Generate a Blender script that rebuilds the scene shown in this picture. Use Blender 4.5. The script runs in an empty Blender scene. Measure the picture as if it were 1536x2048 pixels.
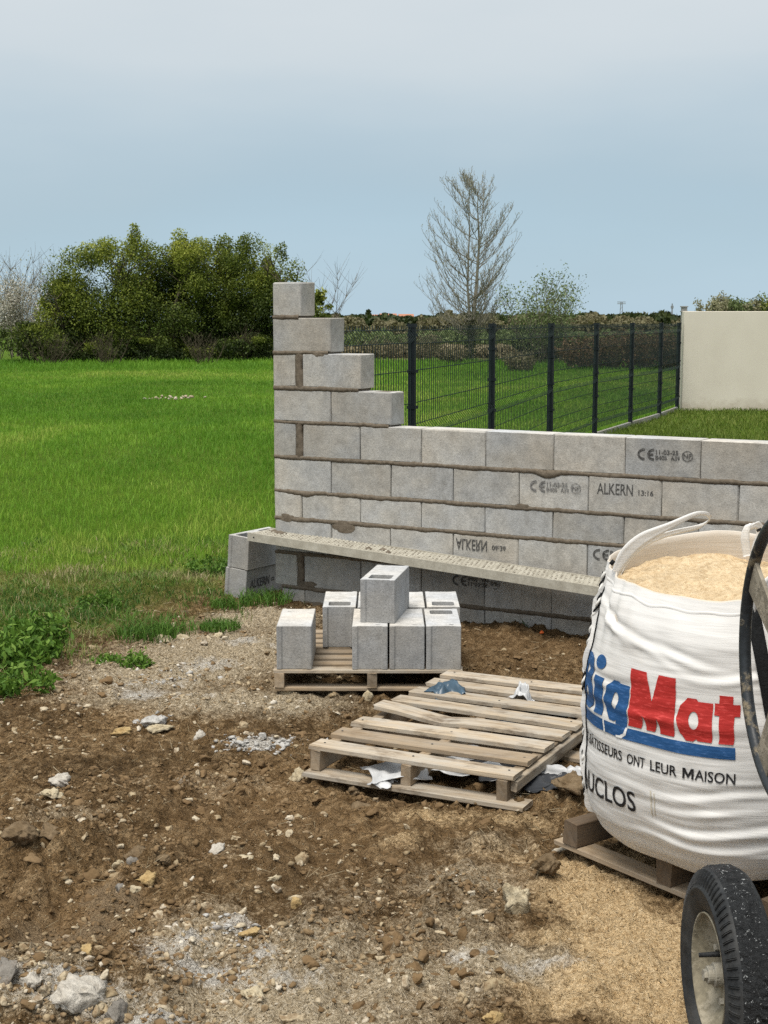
import bpy, bmesh, math, random
import numpy as np
from mathutils import Vector, Matrix

# ------------------------------------------------------------------ camera, sky, sun, exposure
scene = bpy.context.scene
col = scene.collection
R = math.radians
FPX = 2840.0                       # focal length in photo pixels (1536 x 2048)
PITCH = math.atan(381 / FPX)
EYE = 2.1
cam_d = bpy.data.cameras.new('camera')
cam_d.sensor_width = 36
cam_d.lens = 36 * FPX / 2048
cam_d.clip_start = 0.05
cam_d.clip_end = 9000
cam = bpy.data.objects.new('camera', cam_d)
cam.location = (0, 0, EYE)
cam.rotation_euler = (math.pi / 2 - PITCH, 0, 0)
col.objects.link(cam)
scene.camera = cam

SUN_DIR = Vector((-0.20, -0.36, 0.90)).normalized()       # towards the sun
SUN_EL = math.asin(SUN_DIR.z)
SUN_AZ = math.atan2(SUN_DIR.x, SUN_DIR.y)
world = bpy.data.worlds.new('World')
scene.world = world
world.use_nodes = True
wn = world.node_tree.nodes
wl = world.node_tree.links
wn.clear()
w_out = wn.new('ShaderNodeOutputWorld')
w_mix = wn.new('ShaderNodeMixShader')
w_mix.inputs[0].default_value = 0.88                       # thin high cloud over the clear sky
w_b1 = wn.new('ShaderNodeBackground')
w_b1.inputs[1].default_value = 0.1
w_b2 = wn.new('ShaderNodeBackground')
w_b2.inputs[1].default_value = 1.0
w_sky = wn.new('ShaderNodeTexSky')
w_sky.sky_type = 'NISHITA'
w_sky.sun_disc = False
w_sky.sun_elevation = SUN_EL
w_sky.sun_rotation = SUN_AZ
w_tc = wn.new('ShaderNodeTexCoord')
w_sep = wn.new('ShaderNodeSeparateXYZ')
w_map = wn.new('ShaderNodeMapping')
w_map.inputs['Scale'].default_value = (2.0, 2.0, 7.0)
w_noise = wn.new('ShaderNodeTexNoise')
w_noise.inputs['Scale'].default_value = 1.3
w_noise.inputs['Detail'].default_value = 4
w_noise.inputs['Roughness'].default_value = 0.5
w_add = wn.new('ShaderNodeMath')
w_add.operation = 'MULTIPLY_ADD'
w_add.inputs[1].default_value = 0.13
w_sub = wn.new('ShaderNodeMath')
w_sub.operation = 'SUBTRACT'
w_sub.inputs[1].default_value = 0.065
w_ramp = wn.new('ShaderNodeValToRGB')
cr = w_ramp.color_ramp
cr.interpolation = 'B_SPLINE'
SKY = [(0.0, (0.435, 0.58, 0.69)), (0.05, (0.38, 0.52, 0.62)), (0.09, (0.38, 0.495, 0.575)),
       (0.13, (0.455, 0.555, 0.62)), (0.18, (0.575, 0.635, 0.665)), (0.26, (0.69, 0.72, 0.73)), (0.5, (0.76, 0.785, 0.79))]
cr.elements[0].position = SKY[0][0]
cr.elements[0].color = (*SKY[0][1], 1)
cr.elements[1].position = SKY[-1][0]
cr.elements[1].color = (*SKY[-1][1], 1)
for p_, c_ in SKY[1:-1]:
    e_ = cr.elements.new(p_)
    e_.color = (*c_, 1)
wl.new(w_tc.outputs['Generated'], w_sep.inputs[0])
wl.new(w_tc.outputs['Generated'], w_map.inputs[0])
wl.new(w_map.outputs[0], w_noise.inputs['Vector'])
wl.new(w_noise.outputs['Fac'], w_add.inputs[0])
wl.new(w_sep.outputs['Z'], w_add.inputs[2])
wl.new(w_add.outputs[0], w_sub.inputs[0])
wl.new(w_sub.outputs[0], w_ramp.inputs[0])
wl.new(w_ramp.outputs[0], w_b2.inputs[0])
wl.new(w_sky.outputs[0], w_b1.inputs[0])
wl.new(w_b1.outputs[0], w_mix.inputs[1])
wl.new(w_b2.outputs[0], w_mix.inputs[2])
wl.new(w_mix.outputs[0], w_out.inputs[0])

sun_d = bpy.data.lights.new('sun', 'SUN')
sun_d.energy = 3.15
sun_d.angle = R(25)
sun_d.color = (1.0, 0.94, 0.85)
sun = bpy.data.objects.new('sun', sun_d)
sun.rotation_euler = (-SUN_DIR).to_track_quat('-Z', 'Y').to_euler()
sun.location = (-4, -4, 12)
col.objects.link(sun)

scene.view_settings.view_transform = 'Standard'
scene.view_settings.look = 'None'
scene.view_settings.exposure = 0.18
scene.view_settings.gamma = 1.0
scene.cycles.use_denoising = False
scene.cycles.max_bounces = 5
scene.cycles.diffuse_bounces = 3
scene.cycles.glossy_bounces = 2
scene.cycles.transmission_bounces = 3
scene.cycles.transparent_max_bounces = 4
scene.cycles.caustics_reflective = False
scene.cycles.caustics_refractive = False

# ------------------------------------------------------------------ helpers
rng = np.random.default_rng(7)
random.seed(7)


def ray(u, v):
    xc = (u - 768) / FPX
    yc = (1024 - v) / FPX
    return np.array([xc, math.cos(PITCH) + yc * math.sin(PITCH), -math.sin(PITCH) + yc * math.cos(PITCH)])


def gp(u, v, z=0.0):
    """the place at height z that was measured at photo pixel (u, v)"""
    d = ray(u, v)
    return d * ((z - EYE) / d[2]) + np.array([0, 0, EYE])


def pt(u, v, Y):
    d = ray(u, v)
    return d * (Y / d[1]) + np.array([0, 0, EYE])


def _hash(ix, iy, seed):
    h = (ix.astype(np.int64) * 374761393 + iy.astype(np.int64) * 668265263 + seed * 1274126177) & 0xFFFFFFFF
    h = ((h ^ (h >> 13)) * 1274126177) & 0xFFFFFFFF
    return ((h ^ (h >> 16)) & 0xFFFF) / 65535.0


def vnoise(x, y, seed=0):
    x = np.asarray(x, float)
    y = np.asarray(y, float)
    ix = np.floor(x)
    iy = np.floor(y)
    fx = x - ix
    fy = y - iy
    fx = fx * fx * (3 - 2 * fx)
    fy = fy * fy * (3 - 2 * fy)
    ix = ix.astype(np.int64)
    iy = iy.astype(np.int64)
    a = _hash(ix, iy, seed)
    b = _hash(ix + 1, iy, seed)
    c = _hash(ix, iy + 1, seed)
    d = _hash(ix + 1, iy + 1, seed)
    return (a + (b - a) * fx) * (1 - fy) + (c + (d - c) * fx) * fy


def fbm(x, y, octs=4, seed=0, gain=0.5):
    s = 0
    a = 1
    n = 0
    for o in range(octs):
        s = s + a * vnoise(x * 2 ** o + 17.3 * o, y * 2 ** o - 9.1 * o, seed + o)
        n += a
        a *= gain
    return s / n


def sstep(a, b, x):
    t = np.clip((np.asarray(x, float) - a) / (b - a), 0, 1)
    return t * t * (3 - 2 * t)


def tag(o, label=None, cat=None, group=None, kind=None):
    if label:
        o['label'] = label
    if cat:
        o['category'] = cat
    if group:
        o['group'] = group
    if kind:
        o['kind'] = kind
    return o


def empty(name, loc=(0, 0, 0), rz=0.0, parent=None):
    o = bpy.data.objects.new(name, None)
    o.empty_display_size = 0.1
    o.location = loc
    o.rotation_euler = (0, 0, rz)
    col.objects.link(o)
    if parent:
        o.parent = parent
    return o


def mk(name, V, F, mat, parent=None, smooth=False, attrs=None, loc=None, rot=None):
    me = bpy.data.meshes.new(name)
    if isinstance(F, np.ndarray):
        V = np.asarray(V, np.float32)
        k = F.shape[1]
        me.vertices.add(len(V))
        me.vertices.foreach_set('co', V.ravel())
        me.loops.add(F.size)
        me.loops.foreach_set('vertex_index', F.astype(np.int32).ravel())
        me.polygons.add(len(F))
        me.polygons.foreach_set('loop_start', np.arange(0, F.size, k, dtype=np.int32))
        me.update(calc_edges=True)
    else:
        me.from_pydata([tuple(map(float, v)) for v in V], [], F)
        me.update()
    if attrs:
        for n, a in attrs.items():
            a = np.asarray(a, np.float32)
            at = me.attributes.new(n, 'FLOAT', 'POINT')
            at.data.foreach_set('value', a)
    if smooth:
        me.polygons.foreach_set('use_smooth', np.ones(len(me.polygons), bool))
    if mat:
        me.materials.append(mat)
    o = bpy.data.objects.new(name, me)
    col.objects.link(o)
    if parent:
        o.parent = parent
    if loc is not None:
        o.location = loc
    if rot is not None:
        o.rotation_euler = rot
    return o


class MB:
    """collects simple shapes into one mesh"""

    def __init__(s):
        s.V = []
        s.F = []

    def add(s, V, F):
        n = len(s.V)
        s.V += [tuple(v) for v in V]
        s.F += [tuple(i + n for i in f) for f in F]

    def box(s, x0, x1, y0, y1, z0, z1):
        s.add([(x0, y0, z0), (x1, y0, z0), (x1, y1, z0), (x0, y1, z0), (x0, y0, z1), (x1, y0, z1), (x1, y1, z1), (x0, y1, z1)],
              [(3, 2, 1, 0), (4, 5, 6, 7), (0, 1, 5, 4), (1, 2, 6, 5), (2, 3, 7, 6), (3, 0, 4, 7)])

    def tube(s, P, r, sides=8, cap=True, closed=False):
        V, F = tube_geo(P, r, sides, cap, closed)
        s.add(V, F)

    def build(s, name, mat, parent=None, smooth=False, **k):
        return mk(name, s.V, s.F, mat, parent, smooth, **k)


def tube_geo(P, r, sides=8, cap=True, closed=False):
    P = [Vector(p) for p in P]
    n = len(P)
    rs = r if hasattr(r, '__len__') else [r] * n
    V = []
    F = []
    prev = None
    for i in range(n):
        if closed:
            t = P[(i + 1) % n] - P[i - 1]
        else:
            t = P[min(i + 1, n - 1)] - P[max(i - 1, 0)]
        t.normalize()
        if prev is None:
            a = Vector((0, 0, 1)) if abs(t.z) < 0.9 else Vector((1, 0, 0))
            u = t.cross(a).normalized()
        else:
            u = (prev - t * prev.dot(t)).normalized()
        prev = u
        w = t.cross(u)
        for k in range(sides):
            an = 2 * math.pi * k / sides
            V.append(P[i] + (u * math.cos(an) + w * math.sin(an)) * rs[i])
    m = n if closed else n - 1
    for i in range(m):
        j = (i + 1) % n
        for k in range(sides):
            k2 = (k + 1) % sides
            F.append((i * sides + k, i * sides + k2, j * sides + k2, j * sides + k))
    if cap and not closed:
        F.append(tuple(range(sides))[::-1])
        F.append(tuple((n - 1) * sides + k for k in range(sides)))
    return V, F


def cham_box(L, W, H, c=0.004, jit=0.0, seed=0, base=True):
    """box with cut edges, centre at x,y = 0; z from 0 to H when base"""
    rr = random.Random(seed)
    hx, hy, hz = L / 2, W / 2, H / 2
    bm = bmesh.new()
    pts = []
    for sx in (-1, 1):
        for sy in (-1, 1):
            for sz in (-1, 1):
                cc = c * (1 + rr.uniform(-.4, .9)) if jit else c
                j = lambda: rr.uniform(-jit, jit)
                pts.append((sx * (hx - cc) + j(), sy * hy + j() * .4, sz * (hz - cc) + j()))
                pts.append((sx * hx + j() * .4, sy * (hy - cc) + j(), sz * (hz - cc) + j()))
                pts.append((sx * (hx - cc) + j(), sy * (hy - cc) + j(), sz * hz + j() * .4))
    for p in pts:
        bm.verts.new((p[0], p[1], p[2] + (hz if base else 0)))
    bmesh.ops.convex_hull(bm, input=bm.verts)
    bm.verts.ensure_lookup_table()
    bm.normal_update()
    V = [v.co[:] for v in bm.verts]
    bm.verts.index_update()
    F = [tuple(v.index for v in f.verts) for f in bm.faces]
    bm.free()
    return V, F


def prism_holes(outer, holes, z0, z1, depth):
    """solid with vertical sides, a top with pockets of the given depth"""
    bm = bmesh.new()

    def loop(pts, z):
        vs = [bm.verts.new((x, y, z)) for x, y in pts]
        return vs, [bm.edges.new((vs[i], vs[(i + 1) % len(vs)])) for i in range(len(vs))]
    ot, oe = loop(outer, z1)
    edges = list(oe)
    for h in holes:
        ht, he = loop(h, z1)
        edges += he
        hb, _ = loop(h, z1 - depth)
        n = len(h)
        for i in range(n):
            bm.faces.new((ht[i], ht[(i + 1) % n], hb[(i + 1) % n], hb[i]))
        bm.faces.new(hb)
    ob, _ = loop(outer, z0)
    n = len(outer)
    for i in range(n):
        bm.faces.new((ob[i], ob[(i + 1) % n], ot[(i + 1) % n], ot[i]))
    bm.faces.new(ob[::-1])
    bmesh.ops.triangle_fill(bm, use_beauty=True, use_dissolve=False, edges=edges)
    bmesh.ops.recalc_face_normals(bm, faces=bm.faces)
    bm.verts.index_update()
    V = [v.co[:] for v in bm.verts]
    F = [tuple(v.index for v in f.verts) for f in bm.faces]
    bm.free()
    return V, F


def copy_of(o, parent=None):
    c = o.copy()
    col.objects.link(c)
    c.parent = parent
    for k in o.children:
        copy_of(k, c)
    return c


# ------------------------------------------------------------------ materials
class NT:
    def __init__(s, name, rough=0.9, spec=0.2, metal=0.0):
        s.m = bpy.data.materials.new(name)
        s.m.use_nodes = True
        s.t = s.m.node_tree
        s.n = s.t.nodes
        s.b = s.n['Principled BSDF']
        s.b.inputs['Roughness'].default_value = rough
        s.b.inputs['Specular IOR Level'].default_value = spec
        s.b.inputs['Metallic'].default_value = metal
        s.tc = s.n.new('ShaderNodeTexCoord')
        s.vec = s.tc.outputs['Object']

    def l(s, a, b):
        s.t.links.new(a, b)

    def offset(s):
        """shift the pattern from one object to the next"""
        oi = s.n.new('ShaderNodeObjectInfo')
        s.rnd = oi.outputs['Random']
        va = s.n.new('ShaderNodeVectorMath')
        va.operation = 'MULTIPLY_ADD'
        cx = s.n.new('ShaderNodeCombineXYZ')
        for i in range(3):
            s.l(s.rnd, cx.inputs[i])
        s.l(cx.outputs[0], va.inputs[0])
        va.inputs[1].default_value = (37, 51, 23)
        s.l(s.vec, va.inputs[2])
        s.vec = va.outputs[0]

    def noise(s, scale, detail=3, rough=0.55, stretch=None, dist=0.0):
        n = s.n.new('ShaderNodeTexNoise')
        n.inputs['Scale'].default_value = scale
        n.inputs['Detail'].default_value = detail
        n.inputs['Roughness'].default_value = rough
        n.inputs['Distortion'].default_value = dist
        v = s.vec
        if stretch:
            mp = s.n.new('ShaderNodeMapping')
            mp.inputs['Scale'].default_value = stretch
            s.l(v, mp.inputs[0])
            v = mp.outputs[0]
        s.l(v, n.inputs['Vector'])
        return n.outputs['Fac']

    def voro(s, scale, feature='F1'):
        n = s.n.new('ShaderNodeTexVoronoi')
        n.feature = feature
        n.inputs['Scale'].default_value = scale
        s.l(s.vec, n.inputs['Vector'])
        return n.outputs['Distance']

    def attr(s, name):
        n = s.n.new('ShaderNodeAttribute')
        n.attribute_name = name
        return n.outputs['Fac']

    def ramp(s, fac, stops, interp='LINEAR'):
        n = s.n.new('ShaderNodeValToRGB')
        e = n.color_ramp.elements
        n.color_ramp.interpolation = interp
        for i, (p, c) in enumerate(stops):
            if i < 2:
                el = e[i]
                el.position = p
            else:
                el = e.new(p)
            if not hasattr(c, '__len__'):
                c = (c, c, c)
            el.color = (*c, 1)
        s.l(fac, n.inputs[0])
        return n.outputs[0]

    def math(s, op, a, b=None, c=None, clamp=False):
        n = s.n.new('ShaderNodeMath')
        n.operation = op
        n.use_clamp = clamp
        for i, x in enumerate((a, b, c)):
            if x is None:
                continue
            if isinstance(x, (int, float)):
                n.inputs[i].default_value = x
            else:
                s.l(x, n.inputs[i])
        return n.outputs[0]

    def mix(s, fac, a, b, mode='MIX'):
        n = s.n.new('ShaderNodeMix')
        n.data_type = 'RGBA'
        n.blend_type = mode
        for sock, x in ((n.inputs[0], fac), (n.inputs[6], a), (n.inputs[7], b)):
            if isinstance(x, (int, float)):
                sock.default_value = x
            elif isinstance(x, tuple):
                sock.default_value = (*x, 1)
            else:
                s.l(x, sock)
        return n.outputs[2]

    def base(s, c):
        if isinstance(c, tuple):
            s.b.inputs['Base Color'].default_value = (*c, 1)
        else:
            s.l(c, s.b.inputs['Base Color'])

    def bump(s, h, strength=0.5, dist=0.01):
        n = s.n.new('ShaderNodeBump')
        n.inputs['Strength'].default_value = strength
        n.inputs['Distance'].default_value = dist
        s.l(h, n.inputs['Height'])
        prev = s.b.inputs['Normal'].links
        if prev:
            s.l(prev[0].from_socket, n.inputs['Normal'])
        s.l(n.outputs[0], s.b.inputs['Normal'])
        return n

    def rough(s, x):
        s.l(x, s.b.inputs['Roughness'])

    def translucent(s, color, fac):
        out = s.n['Material Output']
        t = s.n.new('ShaderNodeBsdfTranslucent')
        if isinstance(color, tuple):
            t.inputs[0].default_value = (*color, 1)
        else:
            s.l(color, t.inputs[0])
        mx = s.n.new('ShaderNodeMixShader')
        mx.inputs[0].default_value = fac
        s.l(s.b.outputs[0], mx.inputs[1])
        s.l(t.outputs[0], mx.inputs[2])
        s.l(mx.outputs[0], out.inputs[0])


def m_concrete(name, dark, light, warm=0.0, var=0.22):
    k = NT(name, 0.95, 0.15)
    k.offset()
    big = k.noise(2.6, 3, 0.6)
    mid = k.noise(16, 4, 0.65)
    fine = k.noise(95, 4, 0.75)
    c = k.ramp(big, [(0.3, dark), (0.7, light)])
    c = k.mix(0.5, c, k.ramp(mid, [(0.25, tuple(x * .72 for x in dark)), (0.75, tuple(min(1, x * 1.18) for x in light))]))
    c = k.mix(0.42, c, k.ramp(fine, [(0.30, 0.40), (0.5, 1.0), (0.70, 1.5)]), 'MULTIPLY')
    pores = k.ramp(k.voro(48), [(0.0, 0.25), (0.20, 1.0)])
    c = k.mix(0.38, c, pores, 'MULTIPLY')
    wm = k.ramp(k.noise(1.7, 3, 0.6), [(0.35, (0.93, 0.97, 1.04)), (0.5, (1, 1, 1)), (0.68, (1.05, 1.0, 0.935))])
    c = k.mix(1.0, c, wm, 'MULTIPLY')
    st = k.ramp(k.noise(4.5, 5, 0.7, (1, 1, .5)), [(0.56, 0.0), (0.72, 0.5)])
    c = k.mix(st, c, tuple(x * .62 for x in dark))
    v = k.math('MULTIPLY_ADD', k.rnd, var, 1 - var / 2)
    cc = k.n.new('ShaderNodeCombineColor')
    for i in range(3):
        k.l(v, cc.inputs[i])
    c = k.mix(1.0, c, cc.outputs[0], 'MULTIPLY')
    k.base(c)
    k.bump(fine, 0.55, 0.004)
    k.bump(k.ramp(k.voro(75), [(0.0, 0.0), (0.2, 1.0)]), 0.6, 0.004)
    k.bump(mid, 0.3, 0.006)
    return k.m


M = {}
M['block'] = m_concrete('wall_block_concrete', (0.315, 0.304, 0.28), (0.45, 0.438, 0.408), var=.28)
M['block_new'] = m_concrete('loose_block_concrete', (0.32, 0.315, 0.30), (0.41, 0.405, 0.39), var=0.14)
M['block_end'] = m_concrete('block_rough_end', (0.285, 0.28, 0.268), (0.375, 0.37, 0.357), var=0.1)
M['block_top'] = m_concrete('block_pale_top', (0.44, 0.43, 0.41), (0.62, 0.61, 0.585), var=0.1)  # paler concrete for faces that point up
M['kerb'] = m_concrete('gravel_board_concrete', (0.30, 0.285, 0.25), (0.44, 0.42, 0.38))


def m_mortar():
    k = NT('mortar', 0.95, 0.1)
    n = k.noise(30, 4, 0.65)
    c = k.ramp(n, [(0.3, (0.105, 0.085, 0.063)), (0.7, (0.20, 0.168, 0.130))])
    c = k.mix(0.5, c, k.ramp(k.noise(3, 2), [(0.3, 0.75), (0.7, 1.25)]), 'MULTIPLY')
    k.base(c)
    k.bump(k.noise(120, 3, 0.7), 0.6, 0.005)
    return k.m


M['mortar'] = m_mortar()


def m_flat(name, c, rough=0.6, spec=0.3, metal=0.0, var=0.15, scale=20, bump=0.0, bscale=80):
    k = NT(name, rough, spec, metal)
    n = k.noise(scale, 4, 0.6)
    k.base(k.ramp(n, [(0.3, tuple(x * (1 - var) for x in c)), (0.7, tuple(min(1, x * (1 + var)) for x in c))]))
    if bump:
        k.bump(k.noise(bscale, 3, 0.6), bump, 0.003)
    return k.m


def m_ink(name, c, thr=0.42):
    """worn print: pigment broken up by the surface below"""
    k = NT(name, 0.85, 0.1)
    n = k.noise(160, 3, 0.7)
    k.base(k.ramp(n, [(thr - 0.08, tuple(min(1, x * 2.4 + 0.06) for x in c)), (thr + 0.1, c)]))
    return k.m


M['stamp'] = m_ink('stamp_ink', (0.045, 0.044, 0.042), 0.46)
M['stamp2'] = m_ink('stamp_ink_faded', (0.085, 0.083, 0.08), 0.5)


def m_wood(name, a, b, grey, gfac, dirt=0.3):
    k = NT(name, 0.88, 0.12)
    k.offset()
    g = k.noise(1.0, 4, 0.6, (3, 55, 55), 0.6)
    g2 = k.noise(1.0, 3, 0.7, (10, 260, 260))
    c = k.ramp(g, [(0.28, a), (0.72, b)])
    c = k.mix(0.35, c, k.ramp(g2, [(0.3, 0.55), (0.7, 1.2)]), 'MULTIPLY')
    w = k.ramp(k.noise(5, 4, 0.65, (1, 3, 3)), [(0.35, 0.0), (0.7, 1.0)])
    wf = k.math('MULTIPLY', w, gfac)
    c = k.mix(wf, c, grey)
    d = k.ramp(k.noise(7, 5, 0.75, (.6, 1.5, 1.5)), [(0.50, 0.0), (0.68, 1.0)])
    c = k.mix(k.math('MULTIPLY', d, dirt), c, (0.13, 0.09, 0.055))
    v = k.math('MULTIPLY_ADD', k.rnd, 0.5, 0.72)
    cc = k.n.new('ShaderNodeCombineColor')
    for i in range(3):
        k.l(v, cc.inputs[i])
    c = k.mix(1.0, c, cc.outputs[0], 'MULTIPLY')
    k.base(c)
    k.bump(g2, 0.35, 0.003)
    k.bump(g, 0.3, 0.004)
    return k.m


M['wood'] = m_wood('pale_pallet_wood', (0.31, 0.235, 0.155), (0.60, 0.50, 0.37), (0.43, 0.40, 0.35), 0.95, 0.8)
M['wood2'] = m_wood('old_pallet_wood', (0.26, 0.19, 0.12), (0.40, 0.31, 0.21), (0.28, 0.25, 0.21), 0.7, 0.5)
M['wood3'] = m_wood('dark_bearer_wood', (0.11, 0.075, 0.047), (0.19, 0.135, 0.086), (0.13, 0.11, 0.09), 0.6, 0.4)


def m_ground():
    k = NT('soil_and_field', 0.97, 0.08)
    sand = k.attr('sand')
    pale = k.attr('pale')
    lime = k.attr('lime')
    green = k.attr('green')
    tan = k.attr('tan')
    red = k.attr('red')
    clay = k.attr('clay')
    n1 = k.noise(2.2, 5, 0.62)
    n2 = k.noise(14, 5, 0.68)
    n3 = k.noise(70, 4, 0.7)
    n4 = k.noise(320, 2, 0.6)
    soil = k.ramp(n2, [(0.28, (0.060, 0.035, 0.014)), (0.5, (0.185, 0.118, 0.057)), (0.72, (0.40, 0.285, 0.160))])
    soil = k.mix(0.8, soil, k.ramp(n3, [(0.30, 0.35), (0.5, 0.95), (0.70, 1.8)]), 'MULTIPLY')
    soil = k.mix(0.85, soil, k.ramp(k.noise(1.1, 4, 0.6), [(0.32, 0.62), (0.5, 1.0), (0.66, 1.45)]), 'MULTIPLY')
    soil = k.mix(k.math('MULTIPLY', red, 0.7), soil, k.ramp(n2, [(0.3, (0.13, 0.075, 0.032)), (0.7, (0.31, 0.205, 0.108))]))
    grit = k.ramp(k.noise(150, 3, 0.7), [(0.60, 0.0), (0.68, 1.0)])
    soil = k.mix(k.math('MULTIPLY', grit, 0.6), soil, (0.42, 0.34, 0.23))

    soil = k.mix(k.ramp(k.math('MULTIPLY_ADD', k.math('SUBTRACT', n2, 0.5), 0.8, clay), [(0.35, 0.0), (0.6, 0.85)]), soil, k.ramp(n3, [(0.3, (0.22, 0.155, 0.09)), (0.7, (0.31, 0.23, 0.145))]))

    def edge(a, gain=0.55):
        x = k.math('MULTIPLY_ADD', k.math('SUBTRACT', n2, 0.5), gain, a)
        x = k.math('MULTIPLY_ADD', k.math('SUBTRACT', n3, 0.5), gain * 0.9, x)
        return k.ramp(x, [(0.22, 0.0), (0.62, 1.0)])
    palec = k.ramp(n3, [(0.32, (0.25, 0.19, 0.115)), (0.5, (0.52, 0.43, 0.295)), (0.68, (0.76, 0.67, 0.52))])
    c = k.mix(k.math('MULTIPLY', edge(pale), 0.85), soil, palec)
    sandc = k.ramp(n3, [(0.32, (0.40, 0.26, 0.125)), (0.5, (0.70, 0.51, 0.285)), (0.7, (0.84, 0.66, 0.42))])
    c = k.mix(k.math('MULTIPLY', edge(sand), 0.92), c, sandc)
    limec = k.ramp(n3, [(0.3, (0.46, 0.425, 0.37)), (0.7, (0.76, 0.73, 0.67))])
    c = k.mix(k.math('MULTIPLY', edge(lime, 0.8), 0.9), c, limec)
    gc = k.ramp(n1, [(0.3, (0.075, 0.145, 0.014)), (0.7, (0.125, 0.205, 0.022))])
    c = k.mix(green, c, gc)
    tanc = k.ramp(n1, [(0.3, (0.16, 0.135, 0.075)), (0.7, (0.25, 0.215, 0.13))])
    c = k.mix(tan, c, tanc)
    k.base(c)
    k.bump(k.voro(26), 0.8, 0.035)
    k.bump(k.voro(75), 0.7, 0.014)
    k.bump(n3, 1.0, 0.03)
    k.bump(n4, 0.5, 0.006)
    return k.m


M['ground'] = m_ground()


def m_rock(name, stops, bump=0.6):
    k = NT(name, 0.95, 0.1)
    r = k.attr('rnd')
    c = k.ramp(r, stops)
    c = k.mix(0.5, c, k.ramp(k.noise(60, 4, 0.7), [(0.25, 0.45), (0.5, 1.0), (0.75, 1.4)]), 'MULTIPLY')
    c = k.mix(k.ramp(k.noise(26, 4, 0.7), [(0.46, 0.0), (0.62, 0.8)]), c, (0.19, 0.125, 0.068))
    k.base(c)
    k.bump(k.noise(130, 3, 0.7), bump, 0.006)
    return k.m


M['gravel'] = m_rock('pale_gravel', [(0.0, (0.26, 0.20, 0.12)), (0.35, (0.42, 0.34, 0.22)), (0.7, (0.55, 0.48, 0.36)), (1.0, (0.62, 0.59, 0.53))])
M['clod'] = m_rock('soil_clods', [(0.0, (0.095, 0.06, 0.029)), (0.6, (0.20, 0.134, 0.070)), (1.0, (0.36, 0.27, 0.165))])


def m_stone(name, a, b, dirt=0.7):
    k = NT(name, 0.95, 0.1)
    c = k.ramp(k.noise(18, 5, 0.7), [(0.28, a), (0.7, b)])
    c = k.mix(0.5, c, k.ramp(k.noise(90, 3, 0.7), [(0.25, 0.5), (0.75, 1.4)]), 'MULTIPLY')
    c = k.mix(k.ramp(k.noise(10, 4, 0.7), [(0.52, 0.0), (0.68, dirt)]), c, (0.14, 0.092, 0.055))
    k.base(c)
    k.bump(k.noise(70, 4, 0.7), 0.8, 0.012)
    return k.m


M['rock_cream'] = m_stone('cream_limestone', (0.40, 0.32, 0.20), (0.62, 0.55, 0.40))
M['rock_ochre'] = m_stone('ochre_limestone', (0.34, 0.22, 0.09), (0.55, 0.42, 0.22))
M['rock_white'] = m_stone('whitish_lump', (0.40, 0.365, 0.31), (0.62, 0.585, 0.52), 0.55)
M['rock_grey'] = m_stone('grey_stone', (0.16, 0.145, 0.125), (0.30, 0.28, 0.25))
M['rock_brown'] = m_stone('brown_clod', (0.125, 0.085, 0.046), (0.25, 0.188, 0.118))
M['mortar_lump'] = m_stone('blue_grey_mortar_lump', (0.36, 0.35, 0.33), (0.60, 0.585, 0.555), 0.45)


def m_leaf(name, stops, trans=0.25, rough=0.6):
    k = NT(name, rough, 0.25)
    c = k.ramp(k.attr('rnd'), stops)
    k.base(c)
    k.translucent(c, trans)
    return k.m


M['grass'] = m_leaf('field_grass_blades', [(0.0, (0.078, 0.190, 0.014)), (0.5, (0.145, 0.305, 0.026)), (0.85, (0.235, 0.40, 0.040)), (1.0, (0.38, 0.46, 0.09))], 0.35)
M['lawn'] = m_leaf('lawn_blades', [(0.0, (0.075, 0.115, 0.016)), (0.6, (0.145, 0.205, 0.028)), (1.0, (0.26, 0.28, 0.07))], 0.3)
M['verge'] = m_leaf('verge_blades', [(0.0, (0.050, 0.120, 0.016)), (0.45, (0.105, 0.215, 0.030)), (0.66, (0.22, 0.27, 0.07)), (0.8, (0.33, 0.29, 0.13)), (1.0, (0.46, 0.39, 0.24))], 0.2)
M['weed'] = m_leaf('weed_leaves', [(0.0, (0.045, 0.105, 0.014)), (0.6, (0.100, 0.20, 0.024)), (1.0, (0.19, 0.30, 0.05))], 0.25)
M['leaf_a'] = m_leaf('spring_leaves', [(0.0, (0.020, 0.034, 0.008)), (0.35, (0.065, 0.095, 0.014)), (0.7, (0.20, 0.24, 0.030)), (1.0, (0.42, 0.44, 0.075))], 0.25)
M['leaf_b'] = m_leaf('dark_leaves', [(0.0, (0.018, 0.028, 0.010)), (0.6, (0.042, 0.060, 0.018)), (1.0, (0.10, 0.115, 0.035))], 0.15)
M['under'] = m_leaf('undergrowth_leaves', [(0.0, (0.022, 0.024, 0.010)), (0.5, (0.045, 0.052, 0.016)), (1.0, (0.09, 0.10, 0.025))], 0.15)
M['leaf_c'] = m_leaf('budding_leaves', [(0.0, (0.07, 0.10, 0.03)), (0.6, (0.15, 0.20, 0.07)), (1.0, (0.26, 0.31, 0.14))], 0.25)
M['bud'] = m_leaf('tree_buds', [(0.0, (0.20, 0.19, 0.11)), (0.6, (0.30, 0.29, 0.17)), (1.0, (0.42, 0.42, 0.26))], 0.3)
M['blossom'] = m_leaf('blackthorn_blossom', [(0.0, (0.10, 0.095, 0.05)), (0.35, (0.34, 0.32, 0.24)), (1.0, (0.78, 0.75, 0.66))], 0.2)
M['bramble'] = m_leaf('bramble_leaves', [(0.0, (0.07, 0.045, 0.024)), (0.5, (0.15, 0.092, 0.046)), (0.85, (0.22, 0.145, 0.075)), (1.0, (0.14, 0.16, 0.05))], 0.15)
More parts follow.
